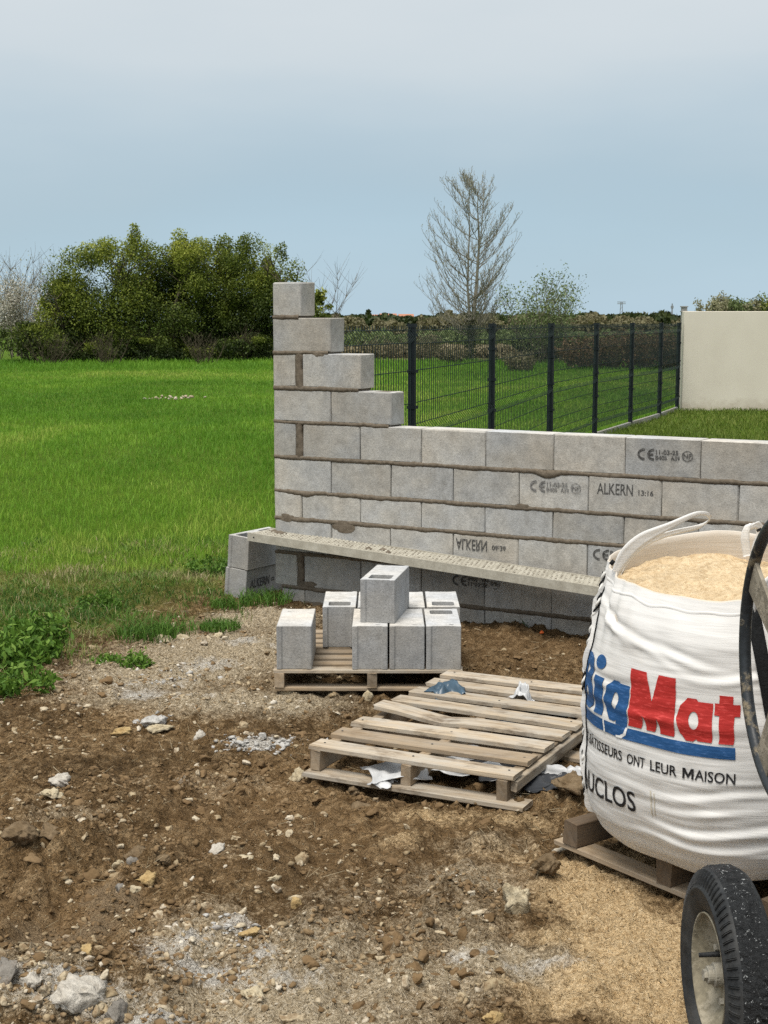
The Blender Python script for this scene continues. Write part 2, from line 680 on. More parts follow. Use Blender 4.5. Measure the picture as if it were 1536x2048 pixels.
M['scrub'] = m_leaf('olive_scrub', [(0.0, (0.115, 0.108, 0.058)), (0.5, (0.165, 0.152, 0.080)), (1.0, (0.225, 0.205, 0.11))], 0.15)
M['branch'] = m_flat('olive_grey_bark', (0.24, 0.225, 0.18), 0.95, 0.1, var=0.3, scale=9)
M['reed'] = m_leaf('dry_reeds', [(0.0, (0.20, 0.172, 0.098)), (1.0, (0.35, 0.305, 0.19))], 0.15)
M['bark'] = m_flat('bark', (0.085, 0.072, 0.048), 0.95, 0.1, var=0.35, scale=14)
M['twig'] = m_flat('grey_twigs', (0.17, 0.148, 0.115), 0.95, 0.1, var=0.3, scale=9)
M['straw'] = m_leaf('dry_straw', [(0.0, (0.30, 0.24, 0.14)), (1.0, (0.55, 0.47, 0.32))], 0.15)


def m_fabric(name, c, stain=True, weave=True):
    k = NT(name, 0.62, 0.3)
    n = k.noise(5, 4, 0.6)
    base = k.ramp(n, [(0.3, tuple(x * .93 for x in c)), (0.7, c)])
    if stain:
        s_ = k.ramp(k.noise(3.2, 5, 0.65, (1, 1, 1.4)), [(0.55, 0.0), (0.8, 0.35)])
        base = k.mix(s_, base, (0.60, 0.54, 0.46))
    k.base(base)
    if weave:
        k.bump(k.noise(1.0, 2, 0.5, (260, 260, 420)), 0.12, 0.003)
    wr = k.noise(1.0, 4, 0.55, (2.6, 2.6, 34), 0.4)
    k.bump(k.ramp(wr, [(0.35, 0.0), (0.65, 1.0)], 'EASE'), 0.11, 0.010)
    k.translucent(base, 0.10)
    return k.m


M['fabric'] = m_fabric('white_woven_bag', (0.84, 0.835, 0.82))
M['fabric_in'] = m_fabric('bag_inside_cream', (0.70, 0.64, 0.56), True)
M['webbing'] = m_fabric('white_webbing', (0.82, 0.815, 0.80), False)


def m_print(name, c):
    k = NT(name, 0.6, 0.3)
    n = k.noise(1.0, 3, 0.65, (30, 30, 130))
    k.base(k.ramp(n, [(0.28, tuple(min(1, x * 1.5 + 0.045) for x in c)), (0.46, c), (0.9, tuple(x * .8 for x in c))]))
    wr = k.noise(1.0, 4, 0.55, (2.6, 2.6, 34), 0.4)
    k.bump(k.ramp(wr, [(0.35, 0.0), (0.65, 1.0)], 'EASE'), 0.11, 0.010)
    return k.m


M['p_blue'] = m_print('blue_bag_print', (0.018, 0.085, 0.235))
M['p_red'] = m_print('red_bag_print', (0.46, 0.030, 0.026))
M['p_black'] = m_print('black_bag_print', (0.016, 0.016, 0.018))
M['p_white'] = m_print('white_print_outline', (0.78, 0.78, 0.77))
M['p_faint'] = m_print('faint_print', (0.60, 0.56, 0.47))


def m_sand():
    k = NT('bag_sand', 0.97, 0.08)
    a = k.noise(45, 5, 0.7)
    b = k.noise(6, 4, 0.6)
    f = k.noise(400, 2, 0.6)
    c = k.ramp(a, [(0.30, (0.49, 0.35, 0.20)), (0.5, (0.70, 0.545, 0.345)), (0.70, (0.82, 0.67, 0.46))])
    c = k.mix(0.5, c, k.ramp(b, [(0.3, 0.75), (0.7, 1.15)]), 'MULTIPLY')
    c = k.mix(0.4, c, k.ramp(f, [(0.3, 0.55), (0.7, 1.35)]), 'MULTIPLY')
    k.base(c)
    k.bump(a, 0.7, 0.022)
    k.bump(f, 0.5, 0.005)
    return k.m


M['sand'] = m_sand()


def m_rubber():
    k = NT('tyre_rubber', 0.62, 0.35)
    n = k.noise(25, 5, 0.7)
    c = k.ramp(n, [(0.35, (0.012, 0.013, 0.014)), (0.65, (0.030, 0.033, 0.036))])
    dust = k.ramp(k.noise(7, 5, 0.7), [(0.45, 0.0), (0.75, 0.42)])
    c = k.mix(dust, c, (0.13, 0.125, 0.115))
    k.base(c)
    k.bump(k.noise(120, 4, 0.7), 0.45, 0.004)
    return k.m


M['rubber'] = m_rubber()


def m_tread():
    k = NT('chipped_tread_rubber', 0.55, 0.4)
    n = k.noise(60, 5, 0.75)
    c = k.ramp(n, [(0.35, (0.008, 0.009, 0.010)), (0.65, (0.024, 0.026, 0.028))])
    sp = k.ramp(k.noise(95, 4, 0.75, None, 0.6), [(0.62, 0.0), (0.65, 1.0)])
    c = k.mix(sp, c, (0.50, 0.52, 0.52))
    k.base(c)
    k.bump(n, 1.0, 0.02)
    return k.m


M['tread'] = m_tread()


def m_muddy(name, c, mud, thr=0.56, rough=0.45, metal=0.0):
    k = NT(name, rough, 0.4, metal)
    n = k.noise(14, 5, 0.7)
    f = k.ramp(n, [(thr - 0.04, 0.0), (thr + 0.06, 0.9)])
    k.base(k.mix(f, k.ramp(k.noise(60, 3), [(0.3, tuple(x * .7 for x in c)), (0.7, tuple(x * 1.25 for x in c))]), mud))
    k.rough(k.ramp(f, [(0.0, rough), (1.0, 0.95)]))
    k.bump(f, 0.5, 0.004)
    k.bump(k.noise(160, 3, 0.7), 0.25, 0.003)
    return k.m


M['hand'] = m_muddy('black_muddy_paint', (0.022, 0.027, 0.032), (0.24, 0.20, 0.135), 0.57)
M['mixer'] = m_muddy('cement_coated_steel', (0.24, 0.21, 0.16), (0.36, 0.32, 0.25), 0.5, 0.8)
M['drum'] = m_muddy('mixer_drum_paint', (0.30, 0.16, 0.03), (0.36, 0.33, 0.28), 0.5, 0.6)
M['rim'] = m_muddy('dusty_painted_rim', (0.25, 0.22, 0.155), (0.38, 0.34, 0.26), 0.53, 0.8)
M['hub'] = m_muddy('dusty_hub_steel', (0.34, 0.32, 0.27), (0.40, 0.37, 0.30), 0.5, 0.6, 0.3)
M['fence'] = m_flat('anthracite_powder_coat', (0.011, 0.016, 0.019), 0.6, 0.2, var=0.15)
M['wire'] = m_flat('anthracite_wire', (0.022, 0.034, 0.034), 0.6, 0.2, var=0.1)


def m_galv():
    k = NT('galvanised_dusty_deck', 0.75, 0.35, 0.15)
    n = k.noise(9, 5, 0.7)
    c = k.ramp(n, [(0.25, (0.30, 0.275, 0.22)), (0.55, (0.46, 0.435, 0.365)), (0.8, (0.60, 0.575, 0.50))])
    c = k.mix(0.4, c, k.ramp(k.noise(90, 3, 0.7), [(0.3, 0.6), (0.7, 1.3)]), 'MULTIPLY')
    k.base(c)
    k.bump(k.noise(120, 3, 0.7), 0.3, 0.003)
    return k.m


M['galv'] = m_galv()


def m_render():
    k = NT('cream_render', 0.95, 0.1)
    c = k.ramp(k.noise(0.8, 4, 0.6), [(0.3, (0.64, 0.585, 0.50)), (0.7, (0.72, 0.665, 0.575))])
    c = k.mix(0.25, c, k.ramp(k.noise(60, 3, 0.7), [(0.3, 0.8), (0.7, 1.15)]), 'MULTIPLY')
    c = k.mix(k.ramp(k.noise(1.0, 4, 0.6, (3.5, 3.5, .25)), [(0.5, 0.0), (0.75, 0.10)]), c, (0.44, 0.40, 0.34))
    sz = k.n.new('ShaderNodeSeparateXYZ')
    k.l(k.vec, sz.inputs[0])
    sp = k.math('MULTIPLY_ADD', k.noise(7, 4, 0.7), 0.5, sz.outputs['Z'])
    c = k.mix(k.ramp(sp, [(0.72, 0.55), (0.98, 0.0)]), c, (0.34, 0.27, 0.19))
    k.base(c)
    k.bump(k.noise(140, 3, 0.7), 0.12, 0.004)
    return k.m


M['render'] = m_render()
M['plas_white'] = m_flat('white_plastic_sheet', (0.52, 0.53, 0.54), 0.4, 0.45, var=0.25, scale=8)
M['plas_black'] = m_flat('black_plastic_sheet', (0.018, 0.02, 0.024), 0.35, 0.5)
M['plas_blue'] = m_flat('blue_grey_plastic_sheet', (0.045, 0.085, 0.125), 0.35, 0.5, var=0.4, scale=14)
M['orange'] = m_flat('orange_plastic', (0.75, 0.16, 0.04), 0.4, 0.4)
M['blackstrap'] = m_flat('black_webbing', (0.012, 0.013, 0.014), 0.8, 0.2, var=0.5, scale=120, bump=0.8, bscale=200)
M['cord_white'] = m_flat('white_cord', (0.74, 0.73, 0.70), 0.8, 0.2)
M['house_wall'] = m_flat('pale_house_wall', (0.74, 0.70, 0.64), 0.9, 0.1)
M['house_roof'] = m_flat('clay_tile_roof', (0.42, 0.20, 0.13), 0.9, 0.1)
M['window_far'] = m_flat('far_window_glass', (0.05, 0.06, 0.07), 0.2, 0.5)
M['pylon'] = m_flat('pylon_steel', (0.22, 0.24, 0.26), 0.7, 0.3)

# ------------------------------------------------------------------ block wall frame of reference
TH = R(60.1)
WD = np.array([math.sin(TH), -math.cos(TH)])        # along the wall, towards the right
WN = np.array([-math.cos(TH), -math.sin(TH)])       # out of the wall face, towards the viewer
W0 = np.array([-0.829, 10.67])


def wp(u, v, off=0.0):
    """(s, z) on the wall face for a measured point"""
    d = ray(u, v)
    t = (W0 @ WN + off) / (d[:2] @ WN)
    P = d * t
    return (P[:2] - W0) @ WD, P[2] + EYE


def wl2w(s, o, z):
    q = W0 + WD * s + WN * o
    return (q[0], q[1], z)


# ------------------------------------------------------------------ ground
BAG = np.array([1.31, 5.2])
LUMPS = [  # x, y, radius, height
    (*gp(60, 1730)[:2], 0.30, 0.12), (*gp(150, 1700)[:2], 0.16, 0.06), (*gp(10, 1650)[:2], 0.35, 0.07), (*gp(290, 1740)[:2], 0.25, 0.04),
    (*gp(40, 1970)[:2], 0.26, 0.10), (*gp(200, 1960)[:2], 0.2, 0.05), (*gp(120, 1850)[:2], 0.22, -0.05),
    (*gp(1130, 1600)[:2], 0.25, 0.05), (*gp(980, 1800)[:2], 0.2, 0.02), (*gp(330, 1600)[:2], 0.4, 0.03),
    (*gp(100, 1290)[:2], 0.5, 0.07), (*gp(300, 1180)[:2], 0.5, 0.06), (*gp(1030, 1260)[:2], 0.3, 0.03),
    (*gp(385, 1405)[:2], 0.14, 0.05), (*gp(860, 1640)[:2], 0.35, 0.03), (*gp(800, 1560)[:2], .5, -0.02),
]


RUTS = [(*gp(60, 1900)[:2], *gp(420, 1560)[:2], .09, .045), (*gp(700, 2048)[:2], *gp(880, 1650)[:2], .08, .03), (*gp(420, 2048)[:2], *gp(640, 1660)[:2], .09, .025), (*gp(1130, 2040)[:2], *gp(1000, 1720)[:2], .08, .02)]


def edge_dist(x, y):
    """> 0 in the vegetation, < 0 on the bare building plot (metres, roughly)"""
    xs = [-6, -3.2, -2.3, -1.85, -1.35, -1.0, -0.75, 0.2, 1.2, 2.6, 6, 400]
    ys = [4.2, 6.4, 7.6, 8.6, 9.6, 10.2, 11.1, 10.4, 9.8, 9.0, 7.0, 7.0]
    return y - np.interp(x, xs, ys)


def field_dist(x, y):
    xs = [-400, -6, -3.4, -2.4, -1.5, -0.9, -0.6, 400]
    ys = [11.2, 11.4, 12.0, 11.6, 12.2, 11.7, 11.2, 11.2]
    return y - np.interp(x, xs, ys)


def behind_wall(x, y):
    """metres behind the block wall's back face"""
    return -((x - W0[0]) * WN[0] + (y - W0[1]) * WN[1]) - 0.2


def Hh(x, y):
    x = np.asarray(x, float)
    y = np.asarray(y, float)
    z = 0.45 * sstep(11.3, 19.5, y)
    near = 1 - sstep(11.0, 14.0, y)
    amp = near
    z = z + amp * (0.05 * (fbm(x * 1.3, y * 1.3, 3, 3) - 0.5) + 0.035 * (fbm(x * 6, y * 6, 3, 11) - 0.5))
    fine = fbm(x * 22, y * 22, 3, 21, 0.6)
    rid = 1 - np.abs(2 * fbm(x * 10 + 3, y * 10, 3, 27, 0.6) - 1)
    z = z + amp * (0.070 * (fine - 0.5) - 0.036 * (rid - 0.6))
    # ruts pressed by wheels
    for (ax_, ay_, bx_, by_, wd_, dp_) in RUTS:
        ux, uy = bx_ - ax_, by_ - ay_
        ll = math.hypot(ux, uy)
        ux, uy = ux / ll, uy / ll
        t_ = (x - ax_) * ux + (y - ay_) * uy
        d_r = np.abs((x - ax_) * uy - (y - ay_) * ux + .05 * np.sin(t_ * 3))
        on = sstep(-.2, .2, t_) * (1 - sstep(ll - .2, ll + .2, t_))
        z = z + on * dp_ * (-np.exp(-(d_r / wd_) ** 2) + .7 * np.exp(-((d_r - wd_ * 1.7) / (wd_ * .6)) ** 2)) * (.6 + .8 * fine)
    for (cx, cy, r, h) in LUMPS:
        d2 = ((x - cx) ** 2 + (y - cy) ** 2) / (r * r)
        z = z + h * np.exp(-d2 * 1.6) * (0.7 + 0.6 * fine)
    # spilled sand round the bag pallet
    d = np.hypot(x - 1.02, y - 4.75)
    z = z + 0.03 * (1 - sstep(0.1, 0.75, d))
    z = z + (1 - near) * 0.06 * (fbm(x * 0.5, y * 0.5, 2, 31) - 0.5)
    return z


def axis(lo, hi, step, far_lo, far_hi, g=1.09):
    a = list(np.arange(lo, hi + step * .5, step))
    s = step
    v = hi
    while v < far_hi:
        s *= g
        v += s
        a.append(v)
    s = step
    v = lo
    b = []
    while v > far_lo:
        s *= g
        v -= s
        b.append(v)
    return np.array(b[::-1] + a)


def blob(x, y, lst):
    out = np.zeros_like(x)
    for (u, v, rx, ry, k) in lst:
        c = gp(u, v)
        d = ((x - c[0]) / rx) ** 2 + ((y - c[1]) / ry) ** 2
        out = np.maximum(out, k * np.exp(-d * 1.1))
    return out


SANDB = [(1190, 1800, .22, .30, 1.0), (1270, 1890, .26, .34, 1.0), (1320, 2000, .26, .3, 1.0), (1150, 1740, .14, .14, .8), (1230, 1960, .25, .2, .95),
         (1230, 1730, .20, .2, .8), (860, 1640, .26, .10, .55), (1030, 1640, .26, .10, .45), (800, 1690, .14, .12, .45), (1130, 2010, .22, .14, .65),
         (1080, 1980, .25, .1, .5), (1130, 1880, .18, .12, .6), (1000, 1700, .3, .2, .3)]
PALEB = [(380, 1330, .8, .6, .8), (600, 1320, .5, .5, .7), (640, 1900, .5, .4, .55), (860, 1960, .4, .3, .6), (940, 1760, .35, .3, .5), (120, 1640, .3, .25, .35), (450, 1560, .5, .25, .3), (160, 2010, .35, .12, .8),
         (300, 1350, .7, .5, .75), (470, 1290, .75, .55, .95), (560, 1400, .5, .45, .65), (230, 1390, .6, .3, .5), (430, 1400, .6, .4, .7), (520, 1240, .5, .5, .8),
         (330, 1300, .5, .4, .6), (400, 1880, .22, .4, .7), (550, 1990, .45, .35, .75), (760, 1960, .4, .4, .6), (900, 1860, .35, .4, .45), (700, 1800, .5, .3, .3),
         (1000, 1920, .25, .18, .85), (1110, 1940, .2, .2, .7), (300, 2030, .4, .12, .6), (60, 1960, .3, .12, .5), (640, 2040, .5, .2, .7), (250, 1560, .3, .15, .25),
         (460, 1700, .2, .2, .3), (980, 1690, .3, .2, .4)]
LIMEB = [(420, 1330, .22, .16, .6), (280, 1385, .2, .1, .6), (480, 1280, .2, .14, .55), (380, 1395, .16, .1, .55), (560, 1290, .15, .1, .45), (330, 1900, .15, .12, .5), (130, 2000, .3, .1, .6), (560, 1960, .25, .1, .45), (1090, 1930, .2, .06, .5),
         (505, 1487, .13, .10, 1.0), (555, 1480, .10, .07, .9), (380, 1880, .10, .10, .6), (420, 1935, .18, .08, .75), (520, 1905, .08, .10, .6), (330, 1360, .25, .12, .45),
         (470, 1845, .09, .07, .65), (940, 1915, .14, .05, .55), (300, 2035, .25, .05, .7), (260, 1370, .2, .12, .4), (350, 1570, .08, .05, .4)]
REDB = [(1050, 1290, .9, .5, 1.0), (900, 1300, .8, .4, .9), (560, 1640, .5, .5, .9), (450, 1600, .4, .4, .8), (700, 1720, .5, .4, .6), (150, 1830, .3, .25, .8)]

CLAYB = [(130, 1850, .22, .16, 1.0), (230, 1800, .13, .16, .9), (60, 1880, .15, .08, .8), (190, 1780, .08, .10, .8)]

gx = axis(-2.7, 2.0, 0.019, -2600, 2600)
gy = axis(3.7, 11.4, 0.021, -60, 4200, 1.07)
GX, GY = np.meshgrid(gx, gy)
fx_, fy_ = GX.ravel(), GY.ravel()
GZ = Hh(fx_, fy_)
ed = edge_dist(fx_, fy_)
wob = fbm(fx_ * 1.7, fy_ * 1.7, 4, 41) - 0.5
a_green = sstep(0.3, 2.2, ed + wob * 3.0) * 0.6
a_green = np.maximum(a_green, sstep(-0.2, 0.5, field_dist(fx_, fy_) + wob))
a_green = np.where((fx_ > -0.7) & (behind_wall(fx_, fy_) < 0), 0, a_green)
far_tan = sstep(58, 62, fy_) * (1 - sstep(95, 105, fy_)) + sstep(170, 190, fy_) * 0.6
a_tan = np.clip(far_tan * (0.8 + wob), 0, 1) * (fx_ > -3)
nx, ny = len(gx), len(gy)
ii = (np.arange(ny - 1)[:, None] * nx + np.arange(nx - 1)[None, :]).ravel()
GF = np.stack([ii, ii + 1, ii + nx + 1, ii + nx], 1)
ground = mk('ground', np.stack([fx_, fy_, GZ], 1), GF, M['ground'], smooth=True, attrs={
    'sand': blob(fx_, fy_, SANDB), 'pale': blob(fx_, fy_, PALEB), 'lime': blob(fx_, fy_, LIMEB), 'red': blob(fx_, fy_, REDB), 'green': a_green, 'tan': a_tan, 'clay': blob(fx_, fy_, CLAYB)})
tag(ground, kind='structure')


# ------------------------------------------------------------------ the unfinished block wall
wall = empty('block_wall', (W0[0], W0[1], 0), math.atan2(WD[1], WD[0]))
tag(wall, 'unfinished grey concrete block wall stepping up at its free end', 'wall', kind='thing')
# local axes: x along the wall, y = -outward, z up. Face at y = 0, back at y = 0.2
ROWTOP = [2.387, 2.126, 1.865, 1.599, 1.349, 1.083, 0.829, 0.622, 0.362, 0.100]
ROWH = [0.247, 0.249, 0.247, 0.237, 0.250, 0.243, 0.193, 0.248, 0.248, 0.26]
PIT = 0.5065
rows = []
for i in range(10):
    if i == 0:
        rows.append([(0.0, 0.25)])
    elif i == 1:
        rows.append([(0.0, 0.505)])
    elif i == 2:
        rows.append([(0.0, 0.205), (0.262, 0.762)])
    elif i == 3:
        rows.append([(0.0, 0.503), (0.507, 1.015)])
    else:
        r_ = []
        if i in (4, 8):
            r_.append((0.0, 0.20))
            st = 0.262
        elif i == 6:
            r_.append((0.0, 0.24))
            st = 0.249
        elif i == 9:
            r_.append((0.055, 0.262))
            st = 0.266
        else:
            st = 0.0
        k = 0
        a = st
        while a < 4.6:
            b = (0.755 if st else 0.5035) + k * PIT if (st or k >= 0) else 0
            r_.append((a, b - 0.002))
            a = b + 0.002
            k += 1
        rows.append(r_)
blocks = {}
for i, r_ in enumerate(rows):
    for j, (a, b) in enumerate(r_):
        h = ROWH[i]
        V, F = cham_box(b - a, 0.2, h, 0.006, 0.0028, seed=i * 50 + j)
        dy = random.uniform(-.0015, .0015) + (0.006 if i == 9 else 0)
        o = mk('concrete_block', V, F, M['block'], wall, loc=((a + b) / 2, 0.1 + dy, ROWTOP[i] - h))
        blocks[(i, j)] = o
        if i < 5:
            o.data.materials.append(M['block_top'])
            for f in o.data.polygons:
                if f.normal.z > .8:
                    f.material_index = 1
    # dark slabs put the shade of open pockets on the tops that show
for (i, x0, x1) in ((3, 0.86, 0.97), (1, 0.36, 0.45)):
    mb = MB()
    mb.box(x0, x1, 0.035, 0.165, ROWTOP[i] - 0.02, ROWTOP[i] + 0.001)
    mb.build('painted_pocket', M['mortar'], wall)


def mortar_bed(name, s0, s1, zt, zb, seed, drip=0.012, proud=0.004, step=0.016):
    n = max(3, int((s1 - s0) / step))
    s = np.linspace(s0, s1, n)
    up = zt + 0.004 + 0.014 * (fbm(s * 14, s * 0 + seed, 3, seed) - 0.35) + 0.004 * rng.random(n)
    dn = zb - 0.003 - 1.5 * drip * (fbm(s * 10, s * 0 + seed * 3.1, 4, seed + 5) - 0.25) - 0.003 * rng.random(n)
    blob_ = fbm(s * 3.1, s * 0 + seed * 1.7, 2, seed + 9)
    dn = dn - np.clip(blob_ - 0.72, 0, 1) * 0.16
    up = np.maximum(up, dn + 0.006)
    pr = proud * (0.5 + fbm(s * 20, s * 0, 2, seed + 2))
    V = []
    F = []
    for q in range(n):
        V += [(s[q], 0.01, up[q]), (s[q], -pr[q] * .25, up[q] - 0.001), (s[q], -pr[q], (up[q] + dn[q]) / 2), (s[q], -pr[q] * .25, dn[q] + 0.001), (s[q], 0.01, dn[q])]
    for q in range(n - 1):
        for w in range(4):
            a = q * 5 + w
            F.append((a, a + 1, a + 6, a + 5))
    o = mk(name, V, F, M['mortar'], wall, True)
    mb = MB()
    mb.box(s0 + 0.004, s1 - 0.004, 0.004, 0.19, zb + 0.0005, max(zt - 0.0005, zb + 0.002))
    return o, mb


fill = MB()
for i in range(9):
    up = ROWTOP[i] - ROWH[i]
    lo = ROWTOP[i + 1]
    s0 = 0.0 if i < 8 else 0.06
    s1 = rows[i][-1][1] - (0.02 if i < 4 else 0)
    o, mb = mortar_bed('mortar_joint', s0, s1, up, lo, 100 + i * 7, 0.010 if i not in (5, 6) else 0.016, 0.004)
    fill.add(mb.V, mb.F)
fill.build('mortar_core', M['mortar'], wall)
for i, a, b in ((2, 0.205, 0.262), (4, 0.20, 0.262), (8, 0.20, 0.262)):
    zb, zt = ROWTOP[i] - ROWH[i] - 0.004, ROWTOP[i] + 0.004
    n = 22
    z = np.linspace(zb, zt, n)
    le = a + 0.004 - 0.030 * (fbm(z * 13, z * 0 + i, 3, i) - 0.35)
    ri = b - 0.002 + 0.034 * (fbm(z * 13, z * 0 + i, 3, i + 40) - 0.35) - 0.012 * (fbm(z * 4, z * 0 + i, 2, i + 70))
    V = []
    F = []
    for q in range(n):
        V += [(le[q], 0.05, z[q]), (le[q] + .002, 0.000, z[q]), ((le[q] + ri[q]) / 2, -0.0035, z[q]), (ri[q] - .002, 0.000, z[q]), (ri[q], 0.05, z[q])]
    for q in range(n - 1):
        for w in range(4):
            c_ = q * 5 + w
            F.append((c_, c_ + 5, c_ + 6, c_ + 1)[::-1])
    mk('mortar_joint', V, F, M['mortar'], wall, True)
# smears of mortar
for (s, z, r) in ((0.62, 0.60, 0.075), (0.12, 0.635, 0.05), (2.05, 0.845, 0.035), (0.40, 1.862, 0.04), (0.36, -0.02, 0.07), (0.30, 0.14, 0.05)):
    n = 22
    V = [(s, -0.006, z)]
    for q in range(n):
        an = q / n * 2 * math.pi
        rr = r * (0.65 + 0.6 * float(vnoise(math.cos(an) * 2 + s * 9, math.sin(an) * 2 + z * 5, 5)))
        V.append((s + math.cos(an) * rr * 1.5, -0.0015, z + math.sin(an) * rr * 0.55))
    mk('mortar_smear', V, [(0, 1 + q, 1 + (q + 1) % n)[::-1] for q in range(n)], M['mortar'], wall, True)


# ------------------------------------------------------------------ lettering
def text_geo(body, bold=0.0, space=1.0):
    cu = bpy.data.curves.new('txt', 'FONT')
    cu.body = body
    cu.size = 1
    cu.offset = bold
    cu.space_character = space
    cu.resolution_u = 3
    o = bpy.data.objects.new('txt', cu)
    col.objects.link(o)
    dg = bpy.context.evaluated_depsgraph_get()
    me = bpy.data.meshes.new_from_object(o.evaluated_get(dg))
    V = np.array([v.co[:2] for v in me.vertices])
    F = [tuple(p.vertices) for p in me.polygons]
    bpy.data.objects.remove(o)
    bpy.data.curves.remove(cu)
    bpy.data.meshes.remove(me)
    lo, hi = V.min(0), V.max(0)
    V = (V - lo) / (hi - lo)
    return V, F


def stamp_on(parent, items, mat, frame, name='stamp'):
    """items: (text, x0, x1, z0, z1, bold); frame maps (x, z) to local coordinates"""
    mb = MB()
    for (t, x0, x1, z0, z1, bold) in items:
        if t == 'RING':
            n = 28
            cx, cz, rx, rz = (x0 + x1) / 2, (z0 + z1) / 2, (x1 - x0) / 2, (z1 - z0) / 2
            V = []
            for q in range(n):
                an = 2 * math.pi * q / n
                V.append(frame(cx + rx * math.cos(an), cz + rz * math.sin(an)))
                V.append(frame(cx + (rx - .0045) * math.cos(an), cz + (rz - .0045) * math.sin(an)))
            mb.add(V, [(2 * q, 2 * ((q + 1) % n), 2 * ((q + 1) % n) + 1, 2 * q + 1) for q in range(n)])
            continue
        if t in ('C-ARC', 'E-ARC'):
            n = 14
            cx, cz, rx, rz = x1, (z0 + z1) / 2, (x1 - x0), (z1 - z0) / 2
            V = []
            for q in range(n + 1):
                an = math.pi / 2 + math.pi * q / n
                V.append(frame(cx + rx * math.cos(an), cz + rz * math.sin(an)))
                V.append(frame(cx + (rx - .013) * math.cos(an), cz + (rz * .62) * math.sin(an)))
            mb.add(V, [(2 * q, 2 * q + 2, 2 * q + 3, 2 * q + 1) for q in range(n)])
            if t == 'E-ARC':
                b_ = rz * .18
                mb.add([frame(x0 + .008, cz - b_), frame(x1 - .004, cz - b_), frame(x1 - .004, cz + b_), frame(x0 + .008, cz + b_)], [(0, 1, 2, 3)])
            continue
        V, F = text_geo(t, bold)
        mb.add([frame(x0 + (x1 - x0) * a, z0 + (z1 - z0) * b) for a, b in V], F)
    o = mb.build(name, mat, parent)
    o['kind'] = 'stuff'
    return o


def block_stamp(i, j, items, mat=None):
    b = blocks[(i, j)]
    lx, ly, lz = b.location
    fr = lambda x, z: (x - lx, -ly - 0.0035, z - lz)
    stamp_on(b, items, mat or M['stamp'], fr)


def find(i, s):
    for j, (a, b) in enumerate(rows[i]):
        if a <= s <= b:
            return j
    return len(rows[i]) - 1


def ce_items(s, z, flip=False, w=0.40, h=0.062):
    """CE mark, date, type and NF ring; s, z = lower left"""
    it = [('C-ARC', 0.0, 0.048, -.008, h + .008, 0), ('E-ARC', 0.066, 0.112, -.008, h + .008, 0), ('11-03-25', 0.125, 0.275, h * .54, h * 1.02, .02),
          ('B40S', 0.122, 0.200, -h * .02, h * .42, .02), ('A39', 0.225, 0.285, -h * .02, h * .42, .02),
          ('RING', 0.298, 0.372, -h * .06, h * 1.04, 0), ('NF', 0.308, 0.362, h * .26, h * .74, .02)]
    out = []
    for (t, a, b, c, d, bo) in it:
        if flip:
            c, d = h - c, h - d
        out.append((t, s + a, s + b, z + c, z + d, bo))
    return out


def px_stamp(u, v):
    return wp(u, v)


s_, z_ = px_stamp(1275, 917)
block_stamp(4, find(4, s_ + .1), ce_items(s_, z_))
s_, z_ = px_stamp(1060, 980)
block_stamp(5, find(5, s_ + .1), ce_items(s_, z_), M['stamp2'])
s_, z_ = px_stamp(1194, 992)
s2, z2 = px_stamp(1266, 992)
s3, _ = px_stamp(1277, 992)
s4, _ = px_stamp(1307, 992)
block_stamp(5, find(5, s_ + .1), [('ALKERN', s_, s2, z2, z2 + .075, .01), ('13:16', s3, s4, z2 + .006, z2 + .042, .02)])
s_, z_ = px_stamp(912, 1098)
s2, _ = px_stamp(974, 1098)
s3, _ = px_stamp(984, 1098)
s4, _ = px_stamp(1012, 1098)
block_stamp(7, find(7, s_ + .1), [('ALKERN', s_, s2, z_ + .078, z_, .01), ('06:36', s3, s4, z_ + .05, z_ + .015, .02)])
s_, z_ = px_stamp(1186, 1117)
block_stamp(7, find(7, s_ + .1), ce_items(s_, z_, True))
s_, z_ = px_stamp(905, 1168)
block_stamp(8, find(8, s_ + .1), ce_items(s_, z_, True))
s_, z_ = px_stamp(770, 1160)
block_stamp(8, find(8, s_ + .04), [('09:48', s_, s_ + .19, z_ + .06, z_ + .01, .02)])


# ------------------------------------------------------------------ loose blocks
def rrect(x0, x1, y0, y1, r, n=3):
    P = []
    for cx, cy, a0 in ((x1 - r, y1 - r, 0), (x0 + r, y1 - r, 90), (x0 + r, y0 + r, 180), (x1 - r, y0 + r, 270)):
        for q in range(n + 1):
            a = R(a0 + 90 * q / n)
            P.append((cx + r * math.cos(a), cy + r * math.sin(a)))
    return P


def circ(cx, cy, r, n=10):
    return [(cx + r * math.cos(2 * math.pi * q / n), cy + r * .8 * math.sin(2 * math.pi * q / n)) for q in range(n)]


